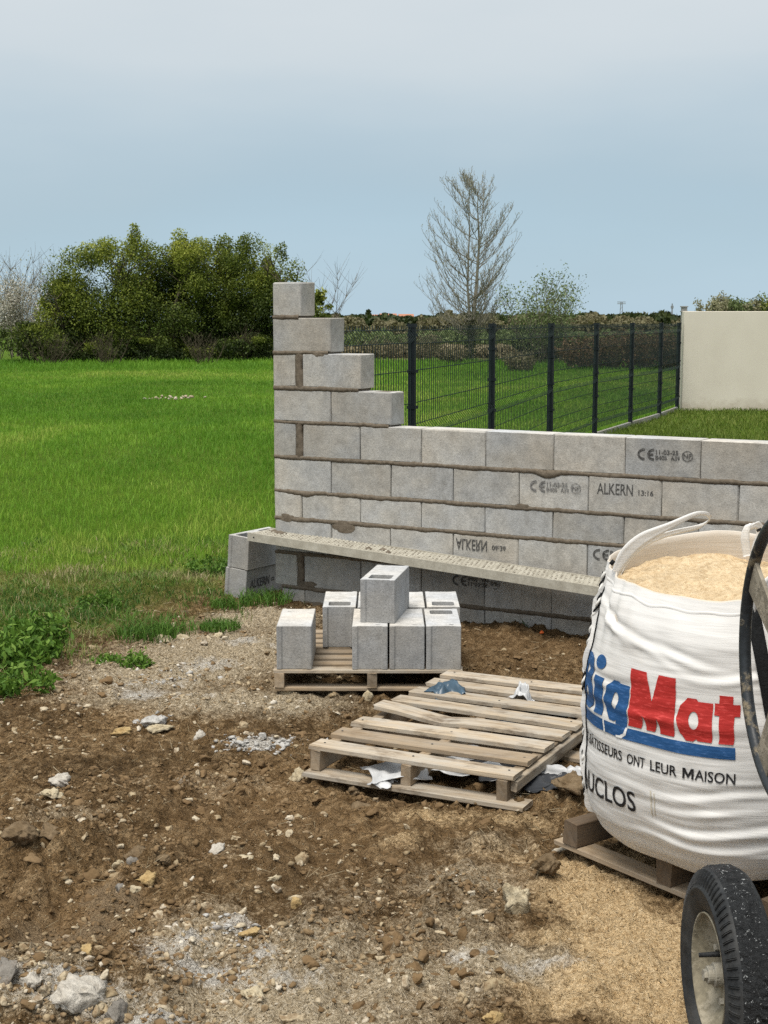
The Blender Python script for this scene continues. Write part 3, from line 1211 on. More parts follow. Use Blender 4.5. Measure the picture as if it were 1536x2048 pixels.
def loose_block(kind, seed):
    """0.2 wide (x), 0.5 long (y), 0.25 high; pockets in the top"""
    rr = random.Random(seed)
    j = lambda: rr.uniform(-.0015, .0015)
    w, l, g = 0.1, 0.25, 0.009
    out = [(-w + .004, -l + j()), (-w + .026, -l + j()), (-w + .036, -l + g), (w - .036, -l + g), (w - .026, -l + j()), (w - .004, -l + j()), (w + j(), -l + .004),
           (w + j(), l - .004), (w - .004, l), (w - .026, l), (w - .036, l - g), (-w + .036, l - g), (-w + .026, l), (-w + .004, l), (-w + j(), l - .004), (-w + j(), -l + .004)]
    if kind == 'open':
        holes = [rrect(-.066, .066, -.205, -.075, .018), rrect(-.07, -.006, .185, .197, .004, 2), rrect(.006, .07, .165, .177, .004, 2)]
    elif kind == 'back':
        holes = [rrect(-.066, .066, .09, .205, .018), rrect(-.09, .09, .045, .049, .001, 2), circ(.045, -.2, .014)]
    elif kind == 'open2':
        holes = [rrect(-.066, .066, -.215, -.06, .016), rrect(-.066, .066, .06, .215, .016)]
    else:
        holes = [circ(-.05, .17, .014), circ(.045, -.2, .014)]
    return prism_holes(out, holes, 0.0, 0.25, 0.17 if kind != 'shut' else 0.03)


def put_block(kind, loc, rz, label, seed, group='loose blocks on the pallet', tilt=0.0):
    V, F = loose_block(kind, seed)
    o = mk('concrete_block', V, F, M['block_new'], loc=loc, rot=(0, tilt, rz))
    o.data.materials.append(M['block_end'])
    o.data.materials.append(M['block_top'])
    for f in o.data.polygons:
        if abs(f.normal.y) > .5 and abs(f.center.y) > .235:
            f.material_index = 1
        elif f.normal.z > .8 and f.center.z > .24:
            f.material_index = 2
    bev = o.modifiers.new('soft_edges', 'BEVEL')
    bev.width = 0.004
    bev.segments = 1
    bev.limit_method = 'ANGLE'
    bev.angle_limit = R(50)
    tag(o, label, 'concrete block', group)
    return o


PZ = 0.142
FY = 7.87
BX = [-0.51, -0.299, -0.082, 0.130, 0.341]
put_block('shut', (BX[0], FY + .25, PZ), 0.0, 'closed top block standing alone on the near left corner of the pallet', 1)
put_block('shut', (BX[2] + .002, FY + .25, PZ), 0.0, 'front row block directly under the rotated top block', 2)
put_block('shut', (BX[3], FY + .25, PZ), 0.0, 'middle block of the front row of three on the pallet', 3)
put_block('back', (BX[4] - .003, FY + .25, PZ), 0.0, 'rightmost block of the front row with a slot in its top', 4)
put_block('open', (-.271, FY + .80, PZ), 0.0, 'slotted block in the second row behind the empty gap', 5)
put_block('shut', (-.060, FY + .79, PZ), 0.0, 'back row block mostly hidden behind the rotated top block', 6)
put_block('shut', (.148, FY + .79, PZ), 0.0, 'back row block showing a closed top beside the rotated block', 7)
put_block('open', (.360, FY + .80, PZ), 0.0, 'slotted block at the right end of the back row', 8)
fr = gp(719, 1160, PZ + .5)
fr2 = gp(791, 1160, PZ + .5)
yw = R(-10.5)
cx, cy = (fr[0] + fr2[0]) / 2, fr[1]
put_block('open', (cx + .25 * math.sin(-yw), cy + .25 * math.cos(yw), PZ + .2505), yw, 'single block turned askew on top of the others', 9)

# stack that carries the left end of the plank, set square to the wall
AX = -WN
corner = gp(490, 1203, -0.02)[:2]
ctr = corner + AX * 0.25 - WD * 0.1
rz_ = math.atan2(AX[1], AX[0]) - math.pi / 2
b_low = put_block('shut', (ctr[0], ctr[1], -0.025), rz_, 'lower block of the pair propping the plank beside the grass', 21, 'blocks propping the plank', tilt=R(5.0))
fr_ = lambda x, z: (0.1035, x, z)
stamp_on(b_low, [('ALKERN', -.20, .06, .105, .175, .01), ('=', .085, .13, .125, .15, .03)], M['stamp'], fr_)
top_c = ctr + WD * 0.045
put_block('open2', (top_c[0], top_c[1], 0.2285), rz_ - R(3), 'upper hollow block of the pair under the plank end', 22, 'blocks propping the plank', tilt=R(4.0))
for k_, lb in ((0, 'lower block behind the sand bag carrying the far plank end'), (1, 'upper block behind the sand bag carrying the far plank end')):
    q = W0 + WD * 3.1 + WN * 0.30
    put_block('shut', (q[0], q[1], -0.172 + .2503 * k_), rz_, lb, 23 + k_, 'blocks propping the plank')

# ------------------------------------------------------------------ perforated scaffold plank
p0 = np.array([*gp(495, 1066, 0.532)])
s0_, o0_ = (p0[:2] - W0) @ WD, (p0[:2] - W0) @ WN
PL = 3.3
p1 = np.array([*(W0 + WD * (s0_ + PL) + WN * (o0_ + .16)), 0.388])
plank = empty('scaffold_plank', p0)
tag(plank, 'long dusty perforated steel scaffold plank lying along the foot of the wall', 'plank')
dx = Vector(p1 - p0).normalized()
side = Vector((AX[0], AX[1], 0))
up = dx.cross(side).normalized()
side = up.cross(dx).normalized()
plank.rotation_euler = Matrix((dx, side, up)).transposed().to_euler()
PWID = 0.30
mb = MB()
prof = [(0, -.058), (0, 0.004), (0.016, 0.004), (0.016, -.003), (PWID - .016, -.003), (PWID - .016, .004), (PWID, .004), (PWID, -.058), (PWID - .025, -.058), (PWID - .025, -.054),
        (PWID - .004, -.054), (PWID - .004, -.006), (.004, -.006), (.004, -.054), (.025, -.054), (.025, -.058)]
n = len(prof)
V = [(0, y, z) for y, z in prof] + [(PL, y, z) for y, z in prof]
mb.add(V, [(q, (q + 1) % n, n + (q + 1) % n, n + q) for q in range(n)][::-1])
mb.build('deck', M['galv'], plank)
mb = MB()
for q in range(int(PL / .034)):
    for w in range(6):
        x = .03 + q * .034 + (0.017 if w % 2 else 0)
        y = .036 + w * .0455
        a = .011
        h = .0075
        mb.add([(x - a, y - a * .8, -.003), (x + a, y - a * .8, -.003), (x + a, y + a * .8, -.003), (x - a, y + a * .8, -.003),
                (x - a * .45, y - a * .4, -.003 + h), (x + a * .45, y - a * .4, -.003 + h), (x + a * .45, y + a * .4, -.003 + h), (x - a * .45, y + a * .4, -.003 + h)],
               [(0, 1, 5, 4), (1, 2, 6, 5), (2, 3, 7, 6), (3, 0, 4, 7), (4, 5, 6, 7)])
hm = MB()  # flat dark quads: the darkness of punched holes put into colour
for q in range(int(PL / .034)):
    for w in range(6):
        if random.random() < .4:
            x = .047 + q * .034 + (0.017 if w % 2 else 0)
            y = .036 + w * .0455 + random.uniform(-.004, .004)
            a, b_ = random.uniform(.003, .008), random.uniform(.005, .016)
            hm.add([(x - a, y - b_, -.0018), (x + a, y - b_, -.0018), (x + a, y + b_, -.0018), (x - a, y + b_, -.0018)], [(0, 1, 2, 3)])
hm.build('painted_holes', M['mortar'], plank)['kind'] = 'stuff'
o = mb.build('grip_studs', M['galv'], plank)
o['kind'] = 'stuff'
mb = MB()
V, F = tube_geo([(0.06, -.0025, -.025), (0.06, .002, -.025)], .006, 10)
mb.add(V, F)
mb.build('painted_rivet_hole', M['plas_black'], plank)  # black disc painted in place of a hole's shaded inside
mb = MB()
for (x, y, r) in ((1.02, .10, .03), (1.12, .14, .035), (1.2, .08, .022), (3.0, .22, .06), (.1, .2, .04), (.17, .18, .05)):
    n = 9
    V = [(x, y, .018)] + [(x + math.cos(2 * math.pi * q / n) * r * random.uniform(.7, 1.5), y + math.sin(2 * math.pi * q / n) * r * random.uniform(.5, .9), .0) for q in range(n)]
    mb.add(V, [(0, 1 + q, 1 + (q + 1) % n) for q in range(n)])
mb.build('mortar_splash', M['mortar'], plank)['kind'] = 'stuff'


# ------------------------------------------------------------------ pallets
def board(name, L, W, T, mat, parent, loc, rz=0.0, rot=None, seed=0, bend=None, warp=0.004):
    rr = random.Random(seed)
    n = 9
    V = []
    F = []
    c = 0.003
    e0 = [rr.uniform(-.006, .006) for _ in range(8)]
    for q in range(n):
        x = -L / 2 + L * q / (n - 1)
        bz = warp * math.sin(x * 2.3 + seed) + (bend(x) if bend else 0)
        by = warp * math.sin(x * 1.7 + seed * 2)
        w = W / 2 * (1 + rr.uniform(-.012, .012))
        pr = [(-w, -T / 2 + c), (-w, T / 2 - c), (-w + c, T / 2), (w - c, T / 2), (w, T / 2 - c), (w, -T / 2 + c), (w - c, -T / 2), (-w + c, -T / 2)]
        for m_, (y, z) in enumerate(pr):
            V.append((x + (e0[m_] if q in (0, n - 1) else 0), y + by, z + bz))
    for q in range(n - 1):
        for m_ in range(8):
            a = q * 8 + m_
            b = q * 8 + (m_ + 1) % 8
            F.append((a, b, b + 8, a + 8))
    F.append(tuple(range(8))[::-1])
    F.append(tuple((n - 1) * 8 + q for q in range(8)))
    # flip to outward
    F = [f[::-1] for f in F]
    return mk(name, V, F, mat, parent, loc=loc, rot=rot or (0, 0, rz))


def nails(parent, xs, ys, z):
    mb = MB()
    for x in xs:
        for y in ys:
            r = .006
            ox, oy = x + random.uniform(-.012, .012), y + random.uniform(-.012, .012)
            mb.add([(ox + r * math.cos(a), oy + r * math.sin(a), z) for a in (0, 1.05, 2.1, 3.14, 4.19, 5.24)], [(0, 1, 2, 3, 4, 5)])
    o = mb.build('nail_heads', M['plas_black'], parent)
    o['kind'] = 'stuff'


# pallet under the loose blocks
pal = empty('wooden_pallet', (-0.088, FY - 0.012, 0.0))
tag(pal, 'low wooden pallet carrying the loose concrete blocks', 'pallet', 'wooden pallets')
LX = 1.075
for q in range(8):
    y = .05 + q * .141
    board('top_board', LX, .082, .021, M['wood'] if q == 0 else M['wood2'], pal, (0, y, .1305), seed=30 + q, warp=.001)
for x in (-LX / 2 + .03, 0.02, LX / 2 - .03):
    board('bearer', 1.08, .055, .082, M['wood2'], pal, (x, .54, .079), math.pi / 2, seed=int(40 + x * 10), warp=.001)
for y in (.055, .54, 1.02):
    board('bottom_board', LX, .095, .02, M['wood2'], pal, (0, y, .027), seed=int(60 + y * 10), warp=.001)

# empty pallet in front
a = gp(618, 1490, .155)
b = gp(1022, 1552, .155)
d_ = (b - a)[:2]
L2 = 1.0
yaw2 = math.atan2(d_[1], d_[0])
ex = np.array([math.cos(yaw2), math.sin(yaw2)])
ey = np.array([-ex[1], ex[0]])
org = a[:2] + ex * (L2 / 2)
pal2 = empty('wooden_pallet', (org[0], org[1], 0.012), yaw2)
tag(pal2, 'empty weathered pallet with a cracked slat lying among debris', 'pallet', 'wooden pallets')
for q in range(8):
    y = .062 + q * .2135
    bend = None
    z = .132
    if q == 3:
        bend = lambda x: .030 * max(0, (-x - .14)) / .36 - .014 * math.exp(-((x + .16) / .12) ** 2)
    board('top_board', L2 + random.uniform(-.01, .02), .118 + random.uniform(-.006, .008), .024, M['wood'] if q not in (1,) else M['wood2'], pal2,
          (random.uniform(-.008, .008), y, z), R(random.uniform(-.8, .8)) + (R(-1.5) if q == 4 else 0), seed=80 + q, bend=bend, warp=.0025)
for x in (-L2 / 2 + .03, 0.0, L2 / 2 - .04):
    board('bearer', 1.62, .05, .095, M['wood2'], pal2, (x, .81, .071), math.pi / 2, seed=int(90 + x * 10), warp=.002)
board('side_batten', 1.6, .03, .045, M['wood'], pal2, (L2 / 2 + .004, .83, .085), math.pi / 2, seed=97, warp=.002)
for y in (.05, .81, 1.57):
    board('bottom_board', L2 + .09, .115, .023, M['wood2'] if y > .1 else M['wood'], pal2, (.03, y - .03, .0125), seed=int(100 + y * 10), warp=.002)
nails(pal2, (-.46, 0.0, .46), [.062 + q * .2135 for q in range(8) if q != 3], .1452)

# bearers and boards under the sand bag
a3 = gp(1122, 1688, .05)
b3 = gp(1400, 1806, .05)
d3 = (b3 - a3)[:2]
d3 /= np.linalg.norm(d3)
n3_ = np.array([-d3[1], d3[0]])          # towards the bag
pal3 = empty('wooden_pallet', (a3[0], a3[1], 0.02), math.atan2(d3[1], d3[0]))
tag(pal3, 'dark pallet of thick bearers beneath the white sand bag', 'pallet', 'wooden pallets')
board('bottom_board', 1.1, .10, .022, M['wood2'], pal3, (.5, .06, .022), seed=120, warp=.002)
for q, x in enumerate((.045, .53, 1.0)):
    board('bearer', 1.1, .075, .095, M['wood3'], pal3, (x, .56, .082), math.pi / 2, seed=130 + q, warp=.002)
board('bottom_board', 1.1, .10, .022, M['wood2'], pal3, (.5, .56, .022), seed=150, warp=.002)
board('bottom_board', 1.1, .10, .022, M['wood2'], pal3, (.5, 1.05, .022), seed=151, warp=.002)

# ------------------------------------------------------------------ big bag of sand
PHI0 = 218.0                      # direction the printed face looks
ZB = 0.115
bag = empty('sand_bag', (BAG[0], BAG[1], ZB))
tag(bag, 'bulging white woven bulk bag full of sand with blue and red print', 'bulk bag')
PRZ = [.115, .125, .15, .20, .27, .36, .50, .73, .87, 1.0, 1.08, 1.15, 1.27]
PRR = [.22, .31, .38, .435, .480, .508, .526, .529, .519, .495, .470, .440, .415]


def zrim(ph):
    ph = np.asarray(ph, float) % 360
    z = np.interp(ph, [0, 40, 87, 130, 165, 177, 192, 215, 250, 263, 300, 360], [1.24, 1.245, 1.262, 1.235, 1.215, 1.21, 1.168, 1.148, 1.150, 1.165, 1.2, 1.24])
    return z + 0.010 * (vnoise(ph * 0.09, ph * 0 + 3.3, 8) - 0.5)


FOLDS = [(.99, -.30, 205, .006, 26), (.94, -.10, 236, .006, 22), (1.04, -.55, 192, .008, 12), (.47, .08, 252, .006, 22), (.41, .06, 244, .006, 18),
         (.34, .05, 252, .007, 30), (.28, .04, 245, .006, 30), (.73, -.06, 222, .006, 18), (.80, .05, 200, .006, 16), (.90, .12, 255, .008, 14)]


def bag_r(ph, z):
    ph = np.asarray(ph, float)
    z = np.asarray(z, float)
    r0 = np.interp(z, PRZ, PRR)
    nn = np.interp(z, [.115, .3, .5, .9, 1.1, 1.27], [3.0, 2.5, 2.2, 2.2, 2.5, 2.9])
    a = np.radians(ph - PHI0)
    c, s = np.abs(np.cos(a)) + 1e-6, np.abs(np.sin(a)) + 1e-6
    sh = (c ** nn + s ** nn) ** (-1 / nn)
    r = r0 * sh
    x = ph * 0.0093
    w = (fbm(x * 2.2, z * 26 + 2.5 * fbm(x * 1.5, z * 3, 2, 77), 3, 50) - 0.5)
    w2 = (fbm(x * 3.5 + 5, z * 5, 3, 60) - 0.5)
    k = 0.5 + 0.9 * vnoise(x * 2.1, z * 3.3, 66)
    r = r + 0.014 * w * k * (1 - .5 * sstep(.85, 1.0, z)) + 0.026 * w2
    # a few deep slack folds
    for (z0_, sl_, p0_, am_, wd_) in FOLDS:
        zc_ = z0_ + sl_ * (ph - p0_) * .0093 + .012 * np.sin(ph * .11 + z0_ * 9)
        span = np.exp(-((ph - p0_) / wd_) ** 2)
        t_ = (z - zc_) / .014
        r = r + am_ * span * (np.exp(-t_ * t_) - .9 * np.exp(-(t_ - 1.7) ** 2))
    # pleats running out from the upper left corner
    cd = np.clip(1 - np.abs(ph - 186) / 26, 0, 1) * sstep(.85, 1.1, z)
    r = r + 0.007 * cd * np.sin((ph - 177) * 0.75 + z * 9)
    return r


def bag_pos(ph, z, off=0.0):
    r = bag_r(ph, z) + off
    a = np.radians(ph)
    return np.stack([r * np.cos(a), r * np.sin(a), np.asarray(z) - ZB + 0 * r], -1)


NP, NZ = 400, 150
ph = np.linspace(0, 360, NP, endpoint=False)
vv = np.linspace(0, 1, NZ)
PH, VV = np.meshgrid(ph, vv)
ZR = zrim(PH)
ZZ = ZB + (ZR - ZB) * VV
V = bag_pos(PH, ZZ)
V[0, :, :2] *= 1.0
rows_n = NZ
ins = []
for q, (din, dz) in enumerate(((.003, .004), (.008, .001), (.010, -.02), (.012, -.08), (.016, -.16))):
    Zi = zrim(ph) + dz
    ins.append(bag_pos(ph, np.minimum(Zi, zrim(ph)), -din) + np.stack([0 * ph, 0 * ph, np.maximum(dz, 0) + 0 * ph], -1))
out_v = V.reshape(-1, 3)
ci = np.arange(NP)
F = []
for q in range(NZ - 1):
    F.append(np.stack([q * NP + ci, q * NP + (ci + 1) % NP, (q + 1) * NP + (ci + 1) % NP, (q + 1) * NP + ci], 1))
body = mk('fabric_body', out_v, np.concatenate(F), M['fabric'], bag, True)
mk('bag_bottom', list(map(tuple, out_v[:NP])) + [(0, 0, 0)], [(int(q), int((q + 1) % NP), NP)[::-1] for q in range(NP)], M['fabric'], bag)
iv = np.concatenate([out_v[-NP:]] + ins)
F = []
for q in range(len(ins)):
    F.append(np.stack([q * NP + ci, q * NP + (ci + 1) % NP, (q + 1) * NP + (ci + 1) % NP, (q + 1) * NP + ci], 1))
mk('inner_lining', iv, np.concatenate(F), M['fabric_in'], bag, True)
# hem seam below the rim
V = []
hp = np.arange(168, 300, 1.0)
for p_ in hp:
    zr_ = float(zrim(p_)) - 0.034 - 0.004 * math.sin(p_ * .3)
    for dz, of in ((0, .0005), (-.003, .0022), (-.008, .0022), (-.011, .0005)):
        V.append(tuple(bag_pos(p_, zr_ + dz, of)))
mk('hem_seam', V, [(q * 4 + w, q * 4 + w + 1, q * 4 + w + 5, q * 4 + w + 4) for q in range(len(hp) - 1) for w in range(3)], M['webbing'], bag, True)

# sand inside
NS, NRr = 150, 46
ph = np.linspace(0, 360, NS, endpoint=False)
V = []
for q in range(NRr + 1):
    t = q / NRr
    rmax = bag_r(ph, np.full(NS, 1.12)) - 0.012
    rr_ = rmax * t
    x = rr_ * np.cos(np.radians(ph))
    y = rr_ * np.sin(np.radians(ph))
    z = 1.128 + 0.035 * (y / .45) + 0.018 * (1 - t * t)
    z = z + 0.055 * (fbm(x * 5 + 3, y * 5, 3, 91) - 0.5) + 0.034 * (fbm(x * 24, y * 24, 3, 95, .6) - 0.5)
    z = z - 0.035 * np.exp(-(((x - .10) / .11) ** 2 + ((y - .05) / .09) ** 2)) + 0.012 * np.exp(-(((x + .03) / .03) ** 2 + ((y - .05) / .03) ** 2))
    V.append(np.stack([x, y, z - ZB], -1))
sv = np.concatenate(V)
F = []
ci = np.arange(NS)
for q in range(NRr):
    F.append(np.stack([q * NS + ci, (q + 1) * NS + ci, (q + 1) * NS + (ci + 1) % NS, q * NS + (ci + 1) % NS], 1))
sand_heap = mk('sand_heap', sv + np.array([BAG[0], BAG[1], ZB]), np.concatenate(F), M['sand'], None, True)
tag(sand_heap, 'golden sand filling the open top of the white bulk bag', 'sand')


def wrap_print(name, V2, F, mat, off=0.003):
    """print laid on the bag: V2 = (degrees round the bag, height)"""
    K = 0.0093
    bm = bmesh.new()
    vs = [bm.verts.new((p[0] * K, p[1], 0)) for p in V2]
    for f in F:
        try:
            bm.faces.new([vs[i] for i in f])
        except ValueError:
            pass
    V2 = np.array(V2)
    x0, x1 = V2[:, 0].min() * K, V2[:, 0].max() * K
    z0, z1 = V2[:, 1].min(), V2[:, 1].max()
    for x in np.arange(x0 + .009, x1, .012):
        bmesh.ops.bisect_plane(bm, geom=bm.verts[:] + bm.edges[:] + bm.faces[:], plane_co=(x, 0, 0), plane_no=(1, 0, 0))
    for z in np.arange(z0 + .006, z1, .010):
        bmesh.ops.bisect_plane(bm, geom=bm.verts[:] + bm.edges[:] + bm.faces[:], plane_co=(0, z, 0), plane_no=(0, 1, 0))
    bm.verts.index_update()
    co = np.array([v.co[:] for v in bm.verts])
    F2 = [tuple(v.index for v in f.verts) for f in bm.faces]
    bm.free()
    jit_ = 0.8 * (fbm(co[:, 0] * 2.2, co[:, 1] * 30, 3, 50) - .5)      # the wrinkles shift the print
    P = bag_pos(co[:, 0] / K + jit_, co[:, 1] + .004 * (fbm(co[:, 0] * 9, co[:, 1] * 9, 2, 52) - .5), off)
    return mk(name, P, F2, mat, body, True)


def fill_loops(loops):
    bm = bmesh.new()
    ed_ = []
    for lp in loops:
        vs = [bm.verts.new((x, y, 0)) for x, y in lp]
        ed_ += [bm.edges.new((vs[i], vs[(i + 1) % len(vs)])) for i in range(len(vs))]
    bmesh.ops.triangle_fill(bm, use_beauty=True, edges=ed_)
    for f in bm.faces:
        if f.normal.z < 0:
            f.normal_flip()
    bm.verts.index_update()
    V = [v.co[:2] for v in bm.verts]
    F = [tuple(v.index for v in f.verts) for f in bm.faces]
    bm.free()
    return V, F


def ell(cx, cy, rx, ry, n=16):
    return [(cx + rx * math.cos(2 * math.pi * q / n), cy + ry * math.sin(2 * math.pi * q / n)) for q in range(n)]


LZ, LH = 0.677, 0.206


def letter(name, d0, d1, loops, mat):
    lp = [[(d0 + (d1 - d0) * x, LZ + LH * y) for x, y in L] for L in loops]
    V, F = fill_loops(lp)
    return wrap_print(name, V, F, mat)


letter('printed_letter', 176.2, 190.6, [[(0, 0), (0, 1), (.62, 1), (.85, .93), (.95, .78), (.9, .62), (.78, .53), (.95, .43), (1, .27), (.92, .1), (.7, 0)],
                                        [(.40, .62), (.40, .78), (.54, .78), (.61, .70), (.54, .62)], [(.40, .2), (.40, .38), (.56, .38), (.65, .29), (.56, .2)]], M['p_blue'])
letter('printed_letter', 191.4, 198.0, [[(0, 0), (0, .67), (1, .67), (1, 0)]], M['p_blue'])
letter('printed_letter', 191.0, 198.4, [ell(.5, .93, .52, .125, 18)], M['p_blue'])
letter('printed_letter', 198.9, 213.2, [[(1, .67), (.62, .67), (.56, .70), (.35, .70), (.12, .58), (0, .35), (.1, .12), (.3, .0), (.5, -.01), (.58, .02), (.58, -.04), (1, -.05)],
                                        ell(.50, .36, .12, .15, 14)], M['p_blue'])
letter('printed_letter', 213.8, 235.0, [[(0, 0), (0, 1), (.38, 1), (.515, .52), (.65, 1), (1, 1), (1, 0), (.72, 0), (.665, .26), (.60, 0), (.42, 0), (.345, .26), (.30, 0)]], M['p_red'])
letter('printed_letter', 235.7, 249.3, [[(1, 0), (1, .66), (.6, .66), (.55, .70), (.3, .70), (.1, .56), (0, .33), (.1, .1), (.3, -.02), (.5, -.02), (.58, .03), (.62, 0)],
                                        ell(.50, .34, .14, .15, 14)], M['p_red'])
letter('printed_letter', 249.9, 258.9, [[(.2, 0), (.2, .47), (0, .47), (0, .67), (.18, .67), (.18, .81), (.72, .81), (.72, .67), (1, .67), (1, .47), (.78, .47), (.78, 0)]], M['p_red'])
wrap_print('printed_bar', [(173.5, .624), (257.6, .624), (257.6, .667), (173.5, .667)], [(0, 1, 2, 3)], M['p_blue'])
wrap_print('bar_outline', [(199.6, .623), (200.6, .623), (200.4, .668), (199.4, .668)], [(0, 1, 2, 3)], M['p_white'], .0042)
wrap_print('bar_outline', [(207.5, .622), (210.5, .624), (213.0, .640), (213.9, .668), (212.9, .668), (211.8, .644), (209.6, .632), (207.3, .629)],
           [(0, 1, 6, 7), (1, 2, 5, 6), (2, 3, 4, 5)], M['p_white'], .0042)


def print_text(name, t, d0, d1, z0, z1, bold, mat):
    V, F = text_geo(t, bold)
    return wrap_print(name, [(d0 + (d1 - d0) * a, z0 + (z1 - z0) * b) for a, b in V], F, mat)


print_text('printed_slogan', 'LES', 176.6, 183.4, .537, .575, .014, M['p_black'])
print_text('printed_slogan', 'B\u00c2TISSEURS', 185.2, 210.6, .537, .586, .014, M['p_black'])
print_text('printed_slogan', 'ONT', 213.2, 222.2, .537, .575, .014, M['p_black'])
print_text('printed_slogan', 'LEUR', 224.8, 236.4, .537, .575, .014, M['p_black'])
V, F = fill_loops([[(238.6 + 4.3 * a_, .537 + .038 * b_) for a_, b_ in ((0, 0), (0, 1), (.24, 1), (.5, .42), (.76, 1), (1, 1), (1, 0), (.8, 0), (.8, .62), (.56, .12), (.44, .12), (.2, .62), (.2, 0))]])
wrap_print('printed_slogan', V, F, M['p_black'])
print_text('printed_slogan', 'AISON', 243.3, 257.8, .537, .575, .014, M['p_black'])
print_text('printed_name', 'BEAUCLOS', 166.0, 216.3, .354, .434, .014, M['p_black'])
wrap_print('faint_stitch_mark', [(224.2, .36), (224.9, .36), (224.9, .46), (224.2, .46)], [(0, 1, 2, 3)], M['p_faint'], .002)
wrap_print('faint_stitch_mark', [(225.9, .365), (226.4, .365), (226.4, .455), (225.9, .455)], [(0, 1, 2, 3)], M['p_faint'], .002)

# twisted cord down the left seam
for q, (mt, nm) in enumerate(((M['blackstrap'], 'seam_cord'), (M['cord_white'], 'seam_cord'))):
    mb = MB()
    P = []
    for z in np.arange(1.17, .30, -.006):
        a = z * 2 * math.pi / .05 + q * math.pi
        wv = 1.6 * math.sin(z * 19) + .8 * math.sin(z * 43)
        c0 = bag_pos(175.5 + wv, z, .008)
        P.append((c0[0] + .004 * math.cos(a), c0[1] + .005 * math.sin(a), c0[2]))
    mb.tube(P, .0038 if q == 0 else .0055, 6)
    mb.build(nm, mt, bag, True)
# fabric fin of the side seam
V = []
zs = np.arange(1.19, .24, -.012)
for z in zs:
    a_ = bag_pos(178.2 + .8 * math.sin(z * 17), z, .0)
    b_ = bag_pos(177.2 + 1.4 * math.sin(z * 23), z, .016 + .006 * math.sin(z * 31))
    V += [tuple(a_), tuple(b_)]
mk('seam_fin', V, [(2 * q, 2 * q + 1, 2 * q + 3, 2 * q + 2) for q in range(len(zs) - 1)], M['webbing'], bag, True)
mb = MB()
P = [tuple(bag_pos(180.0 + 1.2 * math.sin(z * 15), z, .004)) for z in np.arange(1.12, .32, -.02)]
mb.tube(P, .0028, 5)
mb.build('seam_piping', M['blackstrap'], bag, True)


def ribbon(name, P, Wd, mat, parent, th=0.003, base=None):
    base = np.array(base if base is not None else (0, 0, 0))
    P = np.array(P, float)
    Wd = np.array(Wd, float)
    # smooth resample
    t = np.linspace(0, len(P) - 1, (len(P) - 1) * 6 + 1)

    def cr_(A):
        out = []
        for x in t:
            i = min(int(x), len(A) - 2)
            f = x - i
            p0, p1, p2, p3 = A[max(i - 1, 0)], A[i], A[i + 1], A[min(i + 2, len(A) - 1)]
            out.append(.5 * ((2 * p1) + (-p0 + p2) * f + (2 * p0 - 5 * p1 + 4 * p2 - p3) * f * f + (-p0 + 3 * p1 - 3 * p2 + p3) * f ** 3))
        return np.array(out)
    P, Wd = cr_(P), cr_(Wd)
    T = np.gradient(P, axis=0)
    V = []
    F = []
    m_ = 5
    for i in range(len(P)):
        nrm = np.cross(T[i], Wd[i])
        nrm = nrm / (np.linalg.norm(nrm) + 1e-9)
        for q in range(m_):
            f = q / (m_ - 1) * 2 - 1
            cup = 0.0015 * math.cos(f * 4.5 + i * .25)
            V.append(P[i] + Wd[i] * f + nrm * (th / 2 + cup) - base)
        for q in range(m_):
            f = 1 - q / (m_ - 1) * 2
            cup = 0.0015 * math.cos(f * 4.5 + i * .25)
            V.append(P[i] + Wd[i] * f + nrm * (-th / 2 + cup) - base)
    k = 2 * m_
    for i in range(len(P) - 1):
        for q in range(k):
            F.append((i * k + q, i * k + (q + 1) % k, (i + 1) * k + (q + 1) % k, (i + 1) * k + q))
    F.append(tuple(range(k)))
    F.append(tuple((len(P) - 1) * k + q for q in range(k))[::-1])
    return mk(name, V, F, mat, parent, True)


BB = (BAG[0], BAG[1], ZB)
lp = [(1228, 1150, 5.17), (1246, 1116, 5.18), (1282, 1080, 5.20), (1340, 1051, 5.24), (1396, 1027, 5.28), (1420, 1034, 5.31), (1402, 1052, 5.34), (1352, 1064, 5.36), (1304, 1080, 5.37), (1266, 1108, 5.37), (1246, 1140, 5.36)]
wd = [.020, .032, .026, .013, .009, .010, .011, .013, .019, .03, .028]
ribbon('lifting_loop', [pt(*p_) for p_ in lp], [np.array([-.35, -.25, .9]) * w_ if i_ < 5 else np.array([.25, -.30, .9]) * w_ for i_, w_ in enumerate(wd)], M['webbing'], bag, .004, BB)
mb = MB()
mb.tube([tuple(np.array(pt(u_, v_, 5.14)) - np.array(BB)) for u_, v_ in ((1221, 1129), (1228, 1121))], .008, 8)
mb.build('loop_tie', M['blackstrap'], bag, True)
lp = [(1494, 1112, 5.50), (1490, 1075, 5.49), (1496, 1051, 5.49), (1508, 1050, 5.50), (1518, 1064, 5.50), (1512, 1090, 5.50), (1506, 1122, 5.50)]
ribbon('lifting_loop', [pt(*p_) for p_ in lp], [np.array([.9, -.2, .25]) * w_ for w_ in (.016, .018, .014, .012, .012, .016, .018)], M['webbing'], bag, .005, BB)
lp = [(1500, 1056, 5.47), (1514, 1050, 5.47), (1524, 1060, 5.48), (1534, 1080, 5.5), (1545, 1092, 5.52)]
ribbon('lifting_loop', [pt(*p_) for p_ in lp], [np.array([.3, -.2, .9]) * w_ for w_ in (.012, .016, .016, .018, .02)], M['webbing'], bag, .005, BB)
mb = MB()
mb.tube([tuple(np.array(pt(u_, v_, 5.45)) - np.array(BB)) for u_, v_ in ((1514, 1062), (1521, 1058), (1523, 1063))], .006, 8)
mb.build('loop_tie', M['blackstrap'], bag, True)
P = []
Wd_ = []
